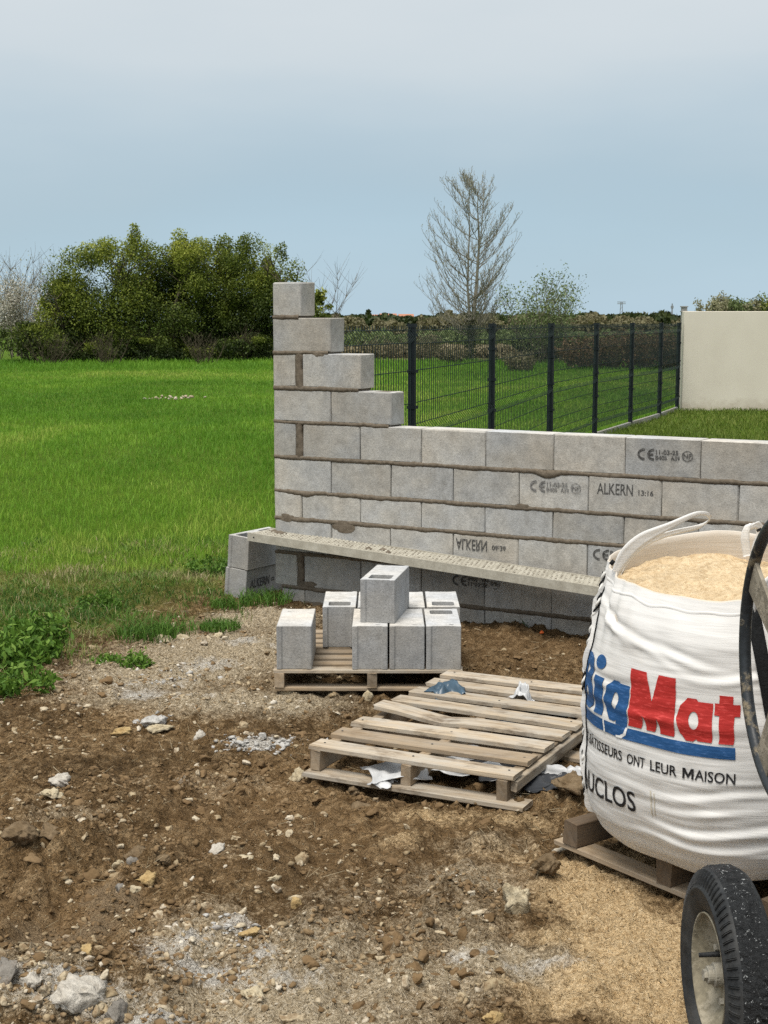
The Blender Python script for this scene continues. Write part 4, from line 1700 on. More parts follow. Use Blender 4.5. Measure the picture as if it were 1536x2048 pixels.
for t in np.linspace(0, 1, 8):
    d_g = 262.0 + 13 * t
    z = 1.16 - .62 * t
    P.append(bag_pos(d_g, z, .006) + np.array(BB))
    Wd_.append(np.array([.9, -.05, .05]) * .026)
ribbon('side_strap', P, Wd_, M['blackstrap'], bag, .004, BB)
lp = [(1506, 1215, 4.66), (1522, 1185, 4.66), (1550, 1160, 4.68), (1600, 1130, 4.75)]
ribbon('lifting_loop', [pt(*p_) for p_ in lp], [np.array([-.4, -.3, .85]) * w_ for w_ in (.02, .028, .03, .03)], M['webbing'], bag, .004, BB)

# ------------------------------------------------------------------ concrete mixer (mostly outside the picture)
wc = gp(1409, 1950, .297)
mixer = empty('concrete_mixer', (wc[0], wc[1], 0.0), R(2.4))
tag(mixer, 'muddy concrete mixer on a thick tyre with a curved tipping handwheel', 'concrete mixer')


def lathe_x(prof, n=72, jag=None):
    V = []
    F = []
    m_ = len(prof)
    for i in range(n):
        a = 2 * math.pi * i / n
        for j, (x, r) in enumerate(prof):
            if jag:
                r = r + jag(i, j)
            V.append((x, r * math.cos(a), r * math.sin(a)))
    for i in range(n):
        i2 = (i + 1) % n
        for j in range(m_ - 1):
            F.append((i * m_ + j, i * m_ + j + 1, i2 * m_ + j + 1, i2 * m_ + j))
    return V, F


def build_wheel(parent, x, full=True):
    w = empty('wheel', (x, 0, .297), 0, parent)
    prof = [(.034, .158), (.016, .168), (.004, .186), (-.003, .208), (-.005, .226), (-.0085, .233), (-.0085, .237), (-.003, .241), (.001, .255), (.008, .272), (.017, .285), (.024, .290)]
    prof2 = [(.106, .290), (.116, .283), (.127, .262), (.134, .226), (.13, .19), (.11, .16), (.034, .158)]
    tr = [(.024, .290), (.034, .2955), (.044, .2965), (.055, .297), (.065, .2975), (.075, .297), (.086, .2965), (.096, .2955), (.106, .290)]
    V, F = lathe_x(prof)
    V2, F2 = lathe_x(prof2)
    mb = MB()
    mb.add(V, F)
    mb.add(V2, F2)
    ty = mb.build('tyre', M['rubber'], w, True)
    rr = random.Random(3)
    V, F = lathe_x(tr, 170, lambda i, j: rr.uniform(-.0045, .0035) if 0 < j < 8 else 0)
    mk('tread', V, F, M['tread'], w, False)
    mb = MB()
    for q in range(74):
        a = 2 * math.pi * q / 74
        c, s = math.cos(a), math.sin(a)
        da = .012

        def pnt(r, x_, sg):
            aa = a + sg * da * .25 / r
            return (x_, r * math.cos(aa), r * math.sin(aa))
        for sg0, sg1 in ((-1, -.35), (.35, 1)):
            mb.add([pnt(.247, -.0045, sg0), pnt(.247, -.0045, sg1), pnt(.268, .0005, sg1), pnt(.268, .0005, sg0), pnt(.287, .0125, sg1), pnt(.287, .0125, sg0),
                    pnt(.247, .004, sg0), pnt(.247, .004, sg1), pnt(.268, .010, sg1), pnt(.268, .010, sg0), pnt(.284, .022, sg1), pnt(.284, .022, sg0)],
                   [(0, 1, 2, 3), (3, 2, 4, 5), (6, 0, 3, 9), (9, 3, 5, 11), (1, 7, 8, 2), (2, 8, 10, 4), (5, 4, 10, 11)])
    mb.build('shoulder_ribs', M['rubber'], w)['kind'] = 'stuff'
    prim = [(.034, .158), (.012, .170), (.007, .169), (.008, .165), (.016, .161), (.026, .156), (.033, .146), (.047, .132), (.060, .116), (.064, .10), (.058, .078), (.052, .06), (.050, .03), (.050, .0005)]
    V, F = lathe_x(prim, 64)
    mk('rim', V, F, M['rim'], w, True)
    mb = MB()
    V, F = lathe_x([(.052, .034), (.026, .034), (.024, .032), (.022, .026), (.008, .025), (.006, .023), (.006, .0005)], 24)
    mb.add(V, F)
    V, F = lathe_x([(.008, .0165), (-.004, .0165), (-.004, .0005)], 6)
    mb.add(V, F)
    mb.build('hub', M['hub'], w)
    for k in range(4):
        a = R(62 + 90 * k)
        mb = MB()
        V, F = lathe_x([(.06, .0105), (.035, .0105), (.034, .0005)], 6)
        mb.add([(v[0], v[1] + .072 * math.cos(a), v[2] + .072 * math.sin(a)) for v in V], F)
        mb.build('wheel_bolt', M['hub'], w)
    mb = MB()
    mb.tube([(.066, .02, .052), (.030, .03, .046), (-.008, .035, .042)], [.009, .0075, .0065], 10)
    mb.build('valve', M['rubber'], w, True)
    return w


build_wheel(mixer, 0.0)
w2 = build_wheel(mixer, 0.95)
hc = pt(1577, 1328, 3.93)
inv = Matrix.Rotation(-R(2.4), 4, 'Z')
hl = inv @ Vector((hc[0] - wc[0], hc[1] - wc[1], hc[2]))
hw = empty('handwheel', hl, 0, mixer)
RR = .418
mb = MB()
mb.tube([(0, RR * math.cos(2 * math.pi * q / 72), RR * math.sin(2 * math.pi * q / 72)) for q in range(72)], .0187, 14, closed=True)
mb.build('ring', M['hand'], hw, True)
for k in range(4):
    a = R(29 + 90 * k)
    mb = MB()
    mb.add([(-.006, .03, -.03), (.006, .03, -.03), (.006, .03, .03), (-.006, .03, .03), (-.006, RR - .008, -.062), (.006, RR - .008, -.062), (.006, RR - .008, .05), (-.006, RR - .008, .05)],
           [(0, 1, 2, 3), (7, 6, 5, 4), (4, 5, 1, 0), (5, 6, 2, 1), (6, 7, 3, 2), (7, 4, 0, 3)])
    o = mb.build('spoke', M['mixer'], hw)
    o.rotation_euler = (a, 0, 0)
mb = MB()
mb.tube([(-.03, 0, 0), (.35, 0, 0)], .03, 14)
mb.build('shaft', M['mixer'], hw, True)
hx, hy, hz = hl
mb = MB()
mb.tube([(.05, 0, .297), (1.0, 0, .297)], .024, 12)
mb.build('axle', M['mixer'], mixer, True)
mb = MB()
for x in (.42, 1.2):
    mb.tube([(x, -.05, .297), (x, hy, hz), (x, hy + .42, .06)], .028, 10)
mb.tube([(.42, hy + .42, .08), (1.2, hy + .42, .08)], .025, 10)
mb.tube([(.42, hy, hz), (.42, hy - .02, hz - .35), (1.2, hy - .02, hz - .35), (1.2, hy, hz)], .026, 10)
mb.build('frame', M['mixer'], mixer, True)
prof = [(-.34, .0005), (-.335, .20), (-.28, .30), (-.12, .38), (.08, .38), (.34, .24), (.345, .23), (.08, .365), (-.1, .365), (-.25, .29)]
V, F = lathe_x(prof, 40)
dr = mk('drum', [(v[0] * .2 + v[2] * .98 * 0 + 0, 0, 0) for v in V], F, M['drum'], mixer, True)
dr.data.vertices.foreach_set('co', np.array([(v[1], v[2], v[0]) for v in V], np.float32).ravel())
dr.location = (.82, hy, hz + .02)
dr.rotation_euler = (R(-25), 0, 0)

# ------------------------------------------------------------------ wire fence behind the wall
FA = R(21.2)
FD = np.array([math.sin(FA), math.cos(FA)])
P0 = pt(824, 760, 13.1)[:2]
FS = 2.52
fence = empty('wire_fence', (P0[0], P0[1], 0), math.pi / 2 - FA)
tag(fence, 'dark grey rigid wire mesh fence with square posts behind the wall', 'fence', kind='thing')
TOPZ = 2.075


def fence_z(t):
    q = P0 + FD * t * FS
    return float(Hh(q[0], q[1]))


posts = [0, 1, 2, 3, 4, 5, 5.72]
for t in posts:
    zb = fence_z(t) - .1
    mb = MB()
    x = t * FS
    mb.box(x - .03, x + .03, -.032, .032, zb, TOPZ)
    o = mb.build('post', M['fence'], fence)
    bv = o.modifiers.new('soft_edges', 'BEVEL')
    bv.width = .006
    cap = MB()
    cap.box(x - .034, x + .034, -.036, .036, TOPZ - .03, TOPZ + .006)
    for zc in np.arange(zb + .35, TOPZ - .1, .33):
        cap.box(x - .036, x + .036, -.044, .036, zc, zc + .03)
    cap.build('cap_and_clips', M['fence'], o)
spans = [(-.83, 0)] + list(zip(posts[:-1], posts[1:]))
for (t0, t1) in spans:
    x0, x1 = t0 * FS + .035, t1 * FS - .035
    zl0, zl1 = fence_z(t0) + .13, fence_z(t1) + .13
    mb = MB()
    nw = max(2, int((x1 - x0) / .0625))
    for q in range(nw + 1):
        f = q / nw
        x = x0 + (x1 - x0) * f
        zb = zl0 + (zl1 - zl0) * f
        zt = TOPZ - .012
        Hp = zt - zb
        zf = []
        for c in (Hp - .10, Hp * .48, .14):
            zf += [(c - .06, 0), (c, -.05), (c + .06, 0)]
        pts = [(0, 0)] + sorted(zf) + [(Hp, 0)]
        r = .0034
        V = []
        for (h, y) in pts:
            V += [(x - r, y - r, zb + h), (x + r, y - r, zb + h), (x, y + r, zb + h)]
        F = []
        for k in range(len(pts) - 1):
            for e in range(3):
                a, b = k * 3 + e, k * 3 + (e + 1) % 3
                F.append((a, b, b + 3, a + 3))
        mb.add(V, F)
    Hp = TOPZ - .012 - (zl0 + zl1) / 2
    for c, y in [(Hp - .04, 0), (Hp - .16, 0), (Hp * .48 + .06, 0), (Hp * .48 - .06, 0), (.2, 0), (.08, 0), (Hp * .62, 0), (Hp * .78, 0), (Hp * .35, 0), (Hp * .22, 0)]:
        g0, g1 = zl0 + c * (TOPZ - zl0) / Hp, zl1 + c * (TOPZ - zl1) / Hp
        mb.tube([(x0, y + .006, zl0 + c * (TOPZ - .012 - zl0) / Hp), (x1, y + .006, zl1 + c * (TOPZ - .012 - zl1) / Hp)], .0042, 4)
    mb.build('wire_panel', M['wire'], fence)
    mb = MB()
    za, zb_ = fence_z(t0), fence_z(t1)
    mb.add([(x0, -.025, za - .15), (x1, -.025, zb_ - .15), (x1, .025, zb_ - .15), (x0, .025, za - .15), (x0, -.025, za + .07), (x1, -.025, zb_ + .07), (x1, .025, zb_ + .07), (x0, .025, za + .07)],
           [(3, 2, 1, 0), (4, 5, 6, 7), (0, 1, 5, 4), (1, 2, 6, 5), (2, 3, 7, 6), (3, 0, 4, 7)])
    mb.build('gravel_board', M['kerb'], fence)

# ------------------------------------------------------------------ cream rendered garden wall
gw = pt(1362, 826, 26.6)
gwt = pt(1362, 628, 26.6)
V, F = cham_box(11.0, .2, gwt[2] - gw[2] + .5, .008)
gwall = mk('garden_wall', V, F, M['render'], loc=(gw[0] + 5.5, gw[1] + .1, gw[2] - .45), rot=(0, 0, R(0.6)))
tag(gwall, 'plain cream rendered garden wall at the end of the wire fence', 'wall', kind='thing')
pp = pt(1368, 627, 27.4)
mb = MB()
mb.box(-.05, .05, -.05, .05, 0, pp[2] - .4 + .03)
mb.box(-.065, .065, -.065, .065, pp[2] - .4 + .03, pp[2] - .4 + .05)
mb.box(-.05, .05, -.05, .05, pp[2] - .4 + .05, pp[2] - .4 + .12)
mb.box(-.065, .065, -.065, .065, pp[2] - .4 + .12, pp[2] - .4 + .14)
o = mb.build('masonry_pillar', M['kerb'], loc=(pp[0], pp[1], .4))
tag(o, 'small pale pillar top peeping over the corner of the cream wall', 'pillar', kind='thing')


# ------------------------------------------------------------------ vegetation tools
def rand_unit(n):
    v = rng.normal(size=(n, 3))
    return v / np.linalg.norm(v, axis=1, keepdims=True)


def leaf_quads(C, size, up=0.0, aspect=0.55):
    """one diamond leaf per centre"""
    n = len(C)
    t = rand_unit(n)
    t[:, 2] += up
    t /= np.linalg.norm(t, axis=1, keepdims=True)
    b = np.cross(t, rand_unit(n))
    b /= np.linalg.norm(b, axis=1, keepdims=True) + 1e-9
    s = (size * (0.6 + 0.8 * rng.random(n)))[:, None] if np.isscalar(size) else size[:, None]
    V = np.stack([C - t * s * .5, C + b * s * aspect * .5 - t * s * .05, C + t * s * .5, C - b * s * aspect * .5 - t * s * .05], 1).reshape(-1, 3)
    F = np.arange(4 * n).reshape(n, 4)
    return V, F


def blades(P, h, w, lean, rnd):
    """grass blades: 5 verts, bent"""
    n = len(P)
    az = rng.random(n) * 2 * np.pi
    fa = rng.random(n) * 2 * np.pi
    d = np.stack([np.cos(az), np.sin(az), 0 * az], 1)
    sd = np.stack([np.cos(fa), np.sin(fa), 0 * fa], 1)
    up = np.array([0, 0, 1.0])
    m = P + up * (h * .55)[:, None] + d * (h * lean * .25)[:, None]
    t = P + up * (h * (1 - .25 * lean))[:, None] + d * (h * lean)[:, None]
    W = sd * (w / 2)[:, None]
    V = np.stack([P - W, P + W, m + W * .8, m - W * .8, t], 1).reshape(-1, 3)
    k = np.arange(n)[:, None] * 5
    F1 = (k + np.array([[0, 1, 2]]))
    F2 = (k + np.array([[0, 2, 3]]))
    F3 = (k + np.array([[3, 2, 4]]))
    F = np.concatenate([F1, F2, F3])
    return V, F, np.repeat(rnd, 5)


def seg_mesh(S, sides=4):
    """S: list of (p0, p1, r0, r1) -> prisms"""
    A = np.array([s[0] for s in S])
    B = np.array([s[1] for s in S])
    r0 = np.array([s[2] for s in S])
    r1 = np.array([s[3] for s in S])
    t = B - A
    t /= np.linalg.norm(t, axis=1, keepdims=True) + 1e-9
    ref = np.where(np.abs(t[:, 2:3]) > .9, np.array([[1.0, 0, 0]]), np.array([[0, 0, 1.0]]))
    u = np.cross(t, ref)
    u /= np.linalg.norm(u, axis=1, keepdims=True)
    w = np.cross(t, u)
    rings = []
    for (C, r) in ((A, r0), (B, r1)):
        for k in range(sides):
            a = 2 * np.pi * k / sides
            rings.append(C + (u * np.cos(a) + w * np.sin(a)) * r[:, None])
    V = np.stack(rings, 1).reshape(-1, 3)
    base = np.arange(len(S))[:, None] * 2 * sides
    F = np.concatenate([base + np.array([[k, (k + 1) % sides, sides + (k + 1) % sides, sides + k]]) for k in range(sides)])
    return V, F


def bend_path(p, d, L, n, rr, up=0.1, wig=0.12):
    """points of a limb"""
    P = [np.array(p, float)]
    d = np.array(d, float)
    for i in range(n):
        d = d + np.array([rr.gauss(0, wig), rr.gauss(0, wig), rr.gauss(0, wig * .6) + up])
        d /= np.linalg.norm(d)
        P.append(P[-1] + d * L / n)
    return P


# ------------------------------------------------------------------ leafy trees
def leafy_tree(name, label, base, h, rx, ry, zc0, mat, nleaf, size, seed, group=None, trunk=True, clumps=70, cat='tree', spike=0.5, stems=3, lo=0.05, dark=0.0, big=1.0):
    """base: foot; crown from zc0*h to h"""
    rr = random.Random(seed)
    root = empty(name, base)
    tag(root, label, cat, group)
    global rng
    ch = h * (1 - zc0)
    cen = []
    sig = []
    for k in range(clumps):
        q_ = big * (.15 + .13 * rr.random())
        while True:
            x, y, z = rr.uniform(-1, 1), rr.uniform(-1, 1), rr.uniform(0, 1)
            prof = math.sqrt(max(0, 1 - (max(0, z - .45) / .55) ** 2.2)) * (0.78 + 0.22 * min(1, z / .3))
            if x * x + y * y < prof * prof and (x * x + y * y > (prof * .35) ** 2 or rr.random() < .35):
                break
        cen.append((x * rx, y * ry, zc0 * h + z * (ch - q_ * rx * .9)))
        q = q_
        sig.append((q * rx * .80, q * ry * .80, q * rx * .62))
    for k in range(int(clumps * spike * .5)):      # upright shoots that break the outline
        x, y = rr.uniform(-.85, .85), rr.uniform(-.85, .85)
        z = 1 - .55 * (x * x + y * y) + rr.uniform(-.12, .05)
        cen.append((x * rx, y * ry, zc0 * h + z * ch * .95))
        sig.append((.11 * rx, .11 * ry, .05 * ch))
    cen = np.array(cen)
    sig = np.array(sig)
    idx = rng.integers(0, len(cen), nleaf)
    tone = rng.random(len(cen))
    nv = rng.normal(size=(nleaf, 3))
    nv *= np.minimum(1, (1.5 + .6 * rng.random((nleaf, 1))) / (np.linalg.norm(nv, axis=1, keepdims=True) + 1e-6))
    nv *= 1.12
    C = cen[idx] + nv * sig[idx]
    C[:, 2] = np.maximum(C[:, 2], lo * h + .1 * rng.random(nleaf))
    V, F = leaf_quads(C, size, .4)
    rel = (C[:, 2] / h)
    rnd = np.clip(.50 * tone[idx] + .22 * rng.random(nleaf) + .55 * (rel - .42) - dark, 0, 1)  # paler with height: lit tops and shaded foot put into the leaf colour
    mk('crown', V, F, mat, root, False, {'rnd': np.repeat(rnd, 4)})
    S = []
    for s in range(stems):
        a = rr.uniform(0, 6.28)
        d0 = (math.cos(a) * .28, math.sin(a) * .28, 1)
        P = bend_path((rr.uniform(-.1, .1) * rx, rr.uniform(-.1, .1) * ry, -.05), d0, h * .86, 8, rr, .05, .1)
        r0 = .018 * h
        for i in range(8):
            S.append((P[i], P[i + 1], r0 * (1 - i / 9), r0 * (1 - (i + 1) / 9)))
            if i > 1:
                for b in range(3):
                    a = rr.uniform(0, 6.28)
                    Q = bend_path(P[i], (math.cos(a), math.sin(a), .7), rr.uniform(.25, .6) * rx * 1.3, 4, rr, .12)
                    for j in range(4):
                        S.append((Q[j], Q[j + 1], r0 * .35 * (1 - j / 5), r0 * .35 * (1 - (j + 1) / 5)))
    V, F = seg_mesh(S, 4)
    mk('trunk', V, F, M['bark'], root, True)
    return root


def base_at(u, v, z=.45):
    p = gp(u, v, z)
    return np.array([p[0], p[1], float(Hh(p[0], p[1])) - .03])


def htop(base, v):
    """height so that the top is measured at photo row v"""
    return pt(768, v, base[1])[2] - base[2]


HEDGE = [  # u, base row, top row, half width px, label
    (205, 722, 468, 82, 'leftmost tall green tree of the hedge, next to the white blossom'),
    (282, 721, 466, 44, 'narrow forked green tree rising right beside the leftmost tall one'),
    (352, 722, 472, 66, 'rounded green tree in the middle of the hedge'),
    (424, 720, 460, 66, 'broad yellowish green tree right of the hedge middle'),
    (496, 721, 452, 52, 'tallest pointed green tree of the hedge near the block wall'),
    (556, 722, 500, 50, 'low green tree at the hedge end partly hidden by the block wall'),
    (138, 723, 540, 46, 'smaller shaded tree under the bare shoots beside the blossom'),
]
for k, (u, vb, vt, hwpx, lb) in enumerate(HEDGE):
    b = base_at(u, vb)
    mpp = b[1] / FPX
    h = htop(b, vt)
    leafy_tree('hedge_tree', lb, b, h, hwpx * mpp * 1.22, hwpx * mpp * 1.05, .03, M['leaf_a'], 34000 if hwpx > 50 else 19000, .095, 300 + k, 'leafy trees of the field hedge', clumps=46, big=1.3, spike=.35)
b = base_at(640, 716)
leafy_tree('hedge_tree', 'small bright green bush showing just right of the wall top', b, htop(b, 578), 26 * b[1] / FPX, 26 * b[1] / FPX, .05, M['leaf_a'], 3500, .14, 333, 'leafy trees of the field hedge', clumps=40)
# dark undergrowth at the foot of the hedge
UND = [(60, 726, 640, 74, 'dark undergrowth below the white blossom'), (180, 725, 684, 66, 'dark undergrowth bush under the leftmost tall tree'),
       (290, 724, 662, 70, 'dark undergrowth bush below the forked tree'), (395, 723, 694, 70, 'dark undergrowth bush in the hedge middle'),
       (490, 724, 660, 66, 'dark undergrowth bush near the block wall'), (575, 722, 650, 50, 'dark undergrowth bush right behind the wall end')]
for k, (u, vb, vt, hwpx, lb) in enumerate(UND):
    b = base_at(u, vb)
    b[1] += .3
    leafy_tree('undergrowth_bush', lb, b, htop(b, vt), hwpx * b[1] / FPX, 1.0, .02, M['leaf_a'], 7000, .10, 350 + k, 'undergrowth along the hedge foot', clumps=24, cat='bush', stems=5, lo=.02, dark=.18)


# ------------------------------------------------------------------ bare twiggy trees and shrubs
def twig_shrub(name, label, base, h, rx, seed, stems=14, group=None, mat='twig', leaf=None, nleaf=0, lsize=.08, cat='shrub', tw=.011, spread=.8, leafup=.3, lzone=(.1, 1.0)):
    rr = random.Random(seed)
    root = empty(name, base)
    tag(root, label, cat, group)
    S = []
    tips = []
    for s in range(stems):
        a = rr.uniform(0, 6.28)
        o = rr.uniform(0, .5) * rx
        L = h * rr.uniform(.75, 1.08)
        sp = rr.uniform(.05, spread) * rx / max(h, .1)
        P = bend_path((math.cos(a) * o, math.sin(a) * o, -.03), (math.cos(a) * sp, math.sin(a) * sp, 1), L, 7, rr, .03, .10)
        r0 = tw * 1.8
        for i in range(7):
            S.append((P[i], P[i + 1], r0 * (1 - i / 9), r0 * (1 - (i + 1) / 9)))
            if i > 0:
                for b in range(3):
                    a2 = rr.uniform(0, 6.28)
                    Q = bend_path(P[i], (math.cos(a2) * .9, math.sin(a2) * .9, .9), rr.uniform(.12, .32) * h, 3, rr, .1)
                    for j in range(3):
                        S.append((Q[j], Q[j + 1], tw * .75 * (1 - j / 4), tw * .75 * (1 - (j + 1) / 4)))
                        tips.append(Q[j + 1])
    V, F = seg_mesh(S, 3)
    mk('stems', V, F, M[mat], root)['kind'] = 'stuff'
    if leaf:
        T = np.array(tips)
        T = T[(T[:, 2] > lzone[0] * h) & (T[:, 2] < lzone[1] * h * 1.2)]
        C = T[rng.integers(0, len(T), nleaf)] + rng.normal(size=(nleaf, 3)) * .06 * max(h, rx) * .8
        C[:, 2] = np.maximum(C[:, 2], .02)
        V, F = leaf_quads(C, lsize, leafup)
        rnd = rng.random(nleaf)
        mk('foliage', V, F, M[leaf], root, False, {'rnd': np.repeat(rnd, 4)})
    return root


b = base_at(52, 722)
b[1] += .8
twig_shrub('blossom_shrub', 'white blossoming shrub at the left end of the hedge', b, htop(b, 562), 1.6, 401, 15, None, 'twig', 'blossom', 9000, .07, 'shrub', .012, .9, .2, (.4, 1))
b = base_at(-20, 722)
twig_shrub('blossom_shrub', 'second white blossoming shrub cut by the left picture border', b, htop(b, 575), 1.2, 402, 12, None, 'twig', 'blossom', 7000, .075, 'shrub', .012, .9, .2, (.45, 1))
b = base_at(38, 712)
twig_shrub('bare_tree', 'hazy grey bare tree behind the white blossom', b, htop(b, 508), 2.4, 403, 22, None, 'twig', 'bud', 900, .08, 'tree', .016, 1.0)
b = base_at(112, 712)
twig_shrub('bare_tree', 'thin bare shoots sticking up left of the tall green trees', b, htop(b, 488), 1.0, 404, 6, None, 'twig', None, 0, .08, 'tree', .014, .6)
b = base_at(648, 714)
twig_shrub('bare_tree', 'leafless sapling rising just right of the wall top', b, htop(b, 515), .75, 405, 7, None, 'twig', None, 0, .08, 'tree', .012, .5)
for k, (u, lb) in enumerate(((120, 'tangle of bare brown stems under the smaller shaded tree'), (235, 'tangle of bare brown stems at the foot of the forked tree'), (420, 'tangle of bare stems at the foot of the yellowish tree'))):
    b = base_at(u, 727)
    b[1] -= 1.6
    twig_shrub('bare_bramble', lb, b, htop(b, 660), 1.0, 420 + k, 16, 'bare stems along the hedge foot', 'bark', None, 0, .08, 'shrub', .009, 1.4)


def tall_bare_tree(label, base, h, seed):
    rr = random.Random(seed)
    root = empty('bare_tree', base)
    tag(root, label, 'tree')
    S = []
    tips = []

    def limb(P, r0, r1):
        n = len(P) - 1
        for i in range(n):
            S.append((P[i], P[i + 1], r0 + (r1 - r0) * i / n, r0 + (r1 - r0) * (i + 1) / n))

    def crown_r(z):
        return np.interp(z / h, [.16, .24, .34, .5, .62, .8, .93, 1.0], [.9, 1.75, 2.15, 2.2, 2.05, 1.6, 1.05, .45]) * h / 7.6
    leaders = []
    P = bend_path((0, 0, -.1), (.02, 0, 1), h * .97, 16, rr, .12, .035)
    leaders.append((P, .13, 0))
    P2 = bend_path(np.array(P[2]) + [0, 0, .1], (-.12, .04, 1), h * .82, 14, rr, .16, .04)
    leaders.append((P2, .075, 2))
    P3 = bend_path(np.array(P[3]), (.11, -.08, 1), h * .70, 12, rr, .15, .05)
    leaders.append((P3, .055, 3))
    for P, r0, st in leaders:
        limb(P, r0, .01)
    for P, r0, st in leaders:
        Pa = np.array(P)
        for b in range(40 if st == 0 else 26):
            zt = h * (.24 + .75 * rr.random() ** .95)
            rad = float(crown_r(zt)) * rr.uniform(.55, 1.0)
            a = rr.uniform(0, 6.28)
            z0 = max(.13 * h, zt - rad * rr.uniform(.75, 1.35))
            z0 = min(max(z0, Pa[0, 2] + .05), Pa[-1, 2] - .1)
            p = np.array([np.interp(z0, Pa[:, 2], Pa[:, q]) for q in range(3)])
            tip = np.array([math.cos(a) * rad, math.sin(a) * rad, max(zt, z0 + .2)])
            ctl = p + (tip - p) * np.array([.62, .62, .28])
            Q = []
            for q in range(9):
                t = q / 8
                Q.append(p * (1 - t) ** 2 + ctl * 2 * t * (1 - t) + tip * t * t + np.array([rr.gauss(0, .03), rr.gauss(0, .03), rr.gauss(0, .02)]) * (t * 1.3))
            L = float(np.linalg.norm(tip - p))
            limb(Q, max(.010, .021 * L / 2), .006)
            for j in range(2, 9):
                for e in range(2):
                    a2 = a + rr.uniform(-1.4, 1.4)
                    T = bend_path(Q[j], (math.cos(a2) * .8, math.sin(a2) * .8, rr.uniform(.3, 1.3)), L * rr.uniform(.10, .26) + .08, 3, rr, .14, .12)
                    limb(T, .009, .0055)
                    for k in range(1, 4):
                        tips.append(T[k])
                        if rr.random() < .55:
                            a3 = rr.uniform(0, 6.28)
                            U = bend_path(T[k], (math.cos(a3) * .6, math.sin(a3) * .6, .9), rr.uniform(.10, .24), 2, rr, .1)
                            limb(U, .006, .0045)
                            tips += U[1:]
    V, F = seg_mesh(S, 3)
    mk('branches', V, F, M['branch'], root)
    T = np.array(tips)
    n = 4200
    C = T[rng.integers(0, len(T), n)] + rng.normal(size=(n, 3)) * .035
    V, F = leaf_quads(C, .06, .8, .4)
    mk('buds', V, F, M['bud'], root, False, {'rnd': np.repeat(rng.random(n), 4)})
    # ivy and suckers on the trunk
    n = 900
    z = rng.random(n) * h * .22
    C = np.stack([rng.normal(size=n) * .13, rng.normal(size=n) * .13, z], 1)
    V, F = leaf_quads(C, .10, .3)
    mk('trunk_ivy', V, F, M['leaf_b'], root, False, {'rnd': np.repeat(rng.random(n), 4)})
    return root


b = base_at(940, 722)
tall_bare_tree('tall bare tree with an oval crown standing behind the fence', b, htop(b, 345), 511)
b = base_at(1085, 728)
twig_shrub('budding_tree', 'light green budding tree right of the tall bare tree', b, htop(b, 556), 1.9, 521, 20, None, 'twig', 'leaf_c', 7000, .085, 'tree', .013, 1.1, .3, (.2, 1))
b = base_at(1078, 724)
leafy_tree('evergreen_bush', 'dark evergreen bush at the foot of the budding tree', b, htop(b, 618), .95, .9, .05, M['leaf_b'], 4200, .12, 522, clumps=40, cat='bush')
BR = [(1165, 738, 676, 42, 'low reddish bramble bush just right of the third fence post'), (1225, 738, 662, 46, 'reddish brown bramble thicket between two fence posts'),
      (1285, 738, 664, 42, 'brown bramble thicket near the far fence posts'), (1338, 738, 666, 36, 'brown bramble thicket next to the cream wall'),
      (845, 722, 664, 46, 'low brown bramble bush seen beside the first fence post'), (1046, 742, 700, 40, 'grey green low shrub left of the third fence post'),
      (905, 726, 692, 30, 'small brown shrub at the foot of the tall bare tree'), (760, 718, 676, 40, 'dull brown shrub seen through the mesh beside the wall steps')]
for k, (u, vb, vt, hwpx, lb) in enumerate(BR):
    b = base_at(u, vb)
    hw_ = hwpx * b[1] / FPX
    twig_shrub('bramble_bush', lb, b, htop(b, vt), hw_ * 1.1, 530 + k, 26, 'low shrubs behind the fence', 'twig', 'bramble' if k < 4 else 'scrub', 3600 if k < 4 else 1500, .085, 'bush', .008, 1.3)

# trees over the cream wall
for k, (u, vt, w_, lf, lb) in enumerate(((1432, 594, 34, 'bud', 'pale bare tree showing over the left of the cream wall'), (1478, 600, 30, 'leaf_c', 'low greenish tree showing over the middle of the cream wall'),
                                          (1512, 604, 22, 'bud', 'small bare tree between the green trees over the cream wall'), (1545, 594, 26, 'leaf_a', 'green tree over the cream wall at the right border'))):
    b = base_at(u, 668)
    b[2] = float(Hh(b[0], b[1]))
    h = htop(b, vt)
    twig_shrub('far_tree', lb, b, h, w_ * b[1] / FPX * 1.3, 560 + k, 12, 'trees beyond the cream wall', 'twig', lf, 2600, .34, 'tree', .045, 1.3, .3, (.45, 1))


# ------------------------------------------------------------------ far country
def hedgerow(name, label, Y, u0, u1, vt, vb, mat, n, size, seed, rough=.5):
    """a far hedge line that reads as one mass"""
    rl = np.random.default_rng(seed)
    mpp = Y / FPX
    x0, x1 = (u0 - 768) * mpp, (u1 - 768) * mpp
    x = x0 + (x1 - x0) * rl.random(n)
    zt = pt(768, vt, Y)[2]
    zb = .4
    prof = fbm(x / (26 * mpp), x * 0 + seed, 4, seed, .6)
    top = zb + (zt - zb) * (1 - rough * .5 + rough * (prof - .25) * 1.3)
    z = zb + (top - zb) * np.sqrt(rl.random(n))
    y = Y + rl.normal(size=n) * Y * .012
    V, F = leaf_quads(np.stack([x, y, z], 1), size, .2, .8)
    o = mk(name, V, F, mat, None, False, {'rnd': np.repeat(np.clip(.25 + .5 * rl.random(n) + .5 * (prof - .5), 0, 1), 4)})
    tag(o, label, 'hedge', kind='stuff')


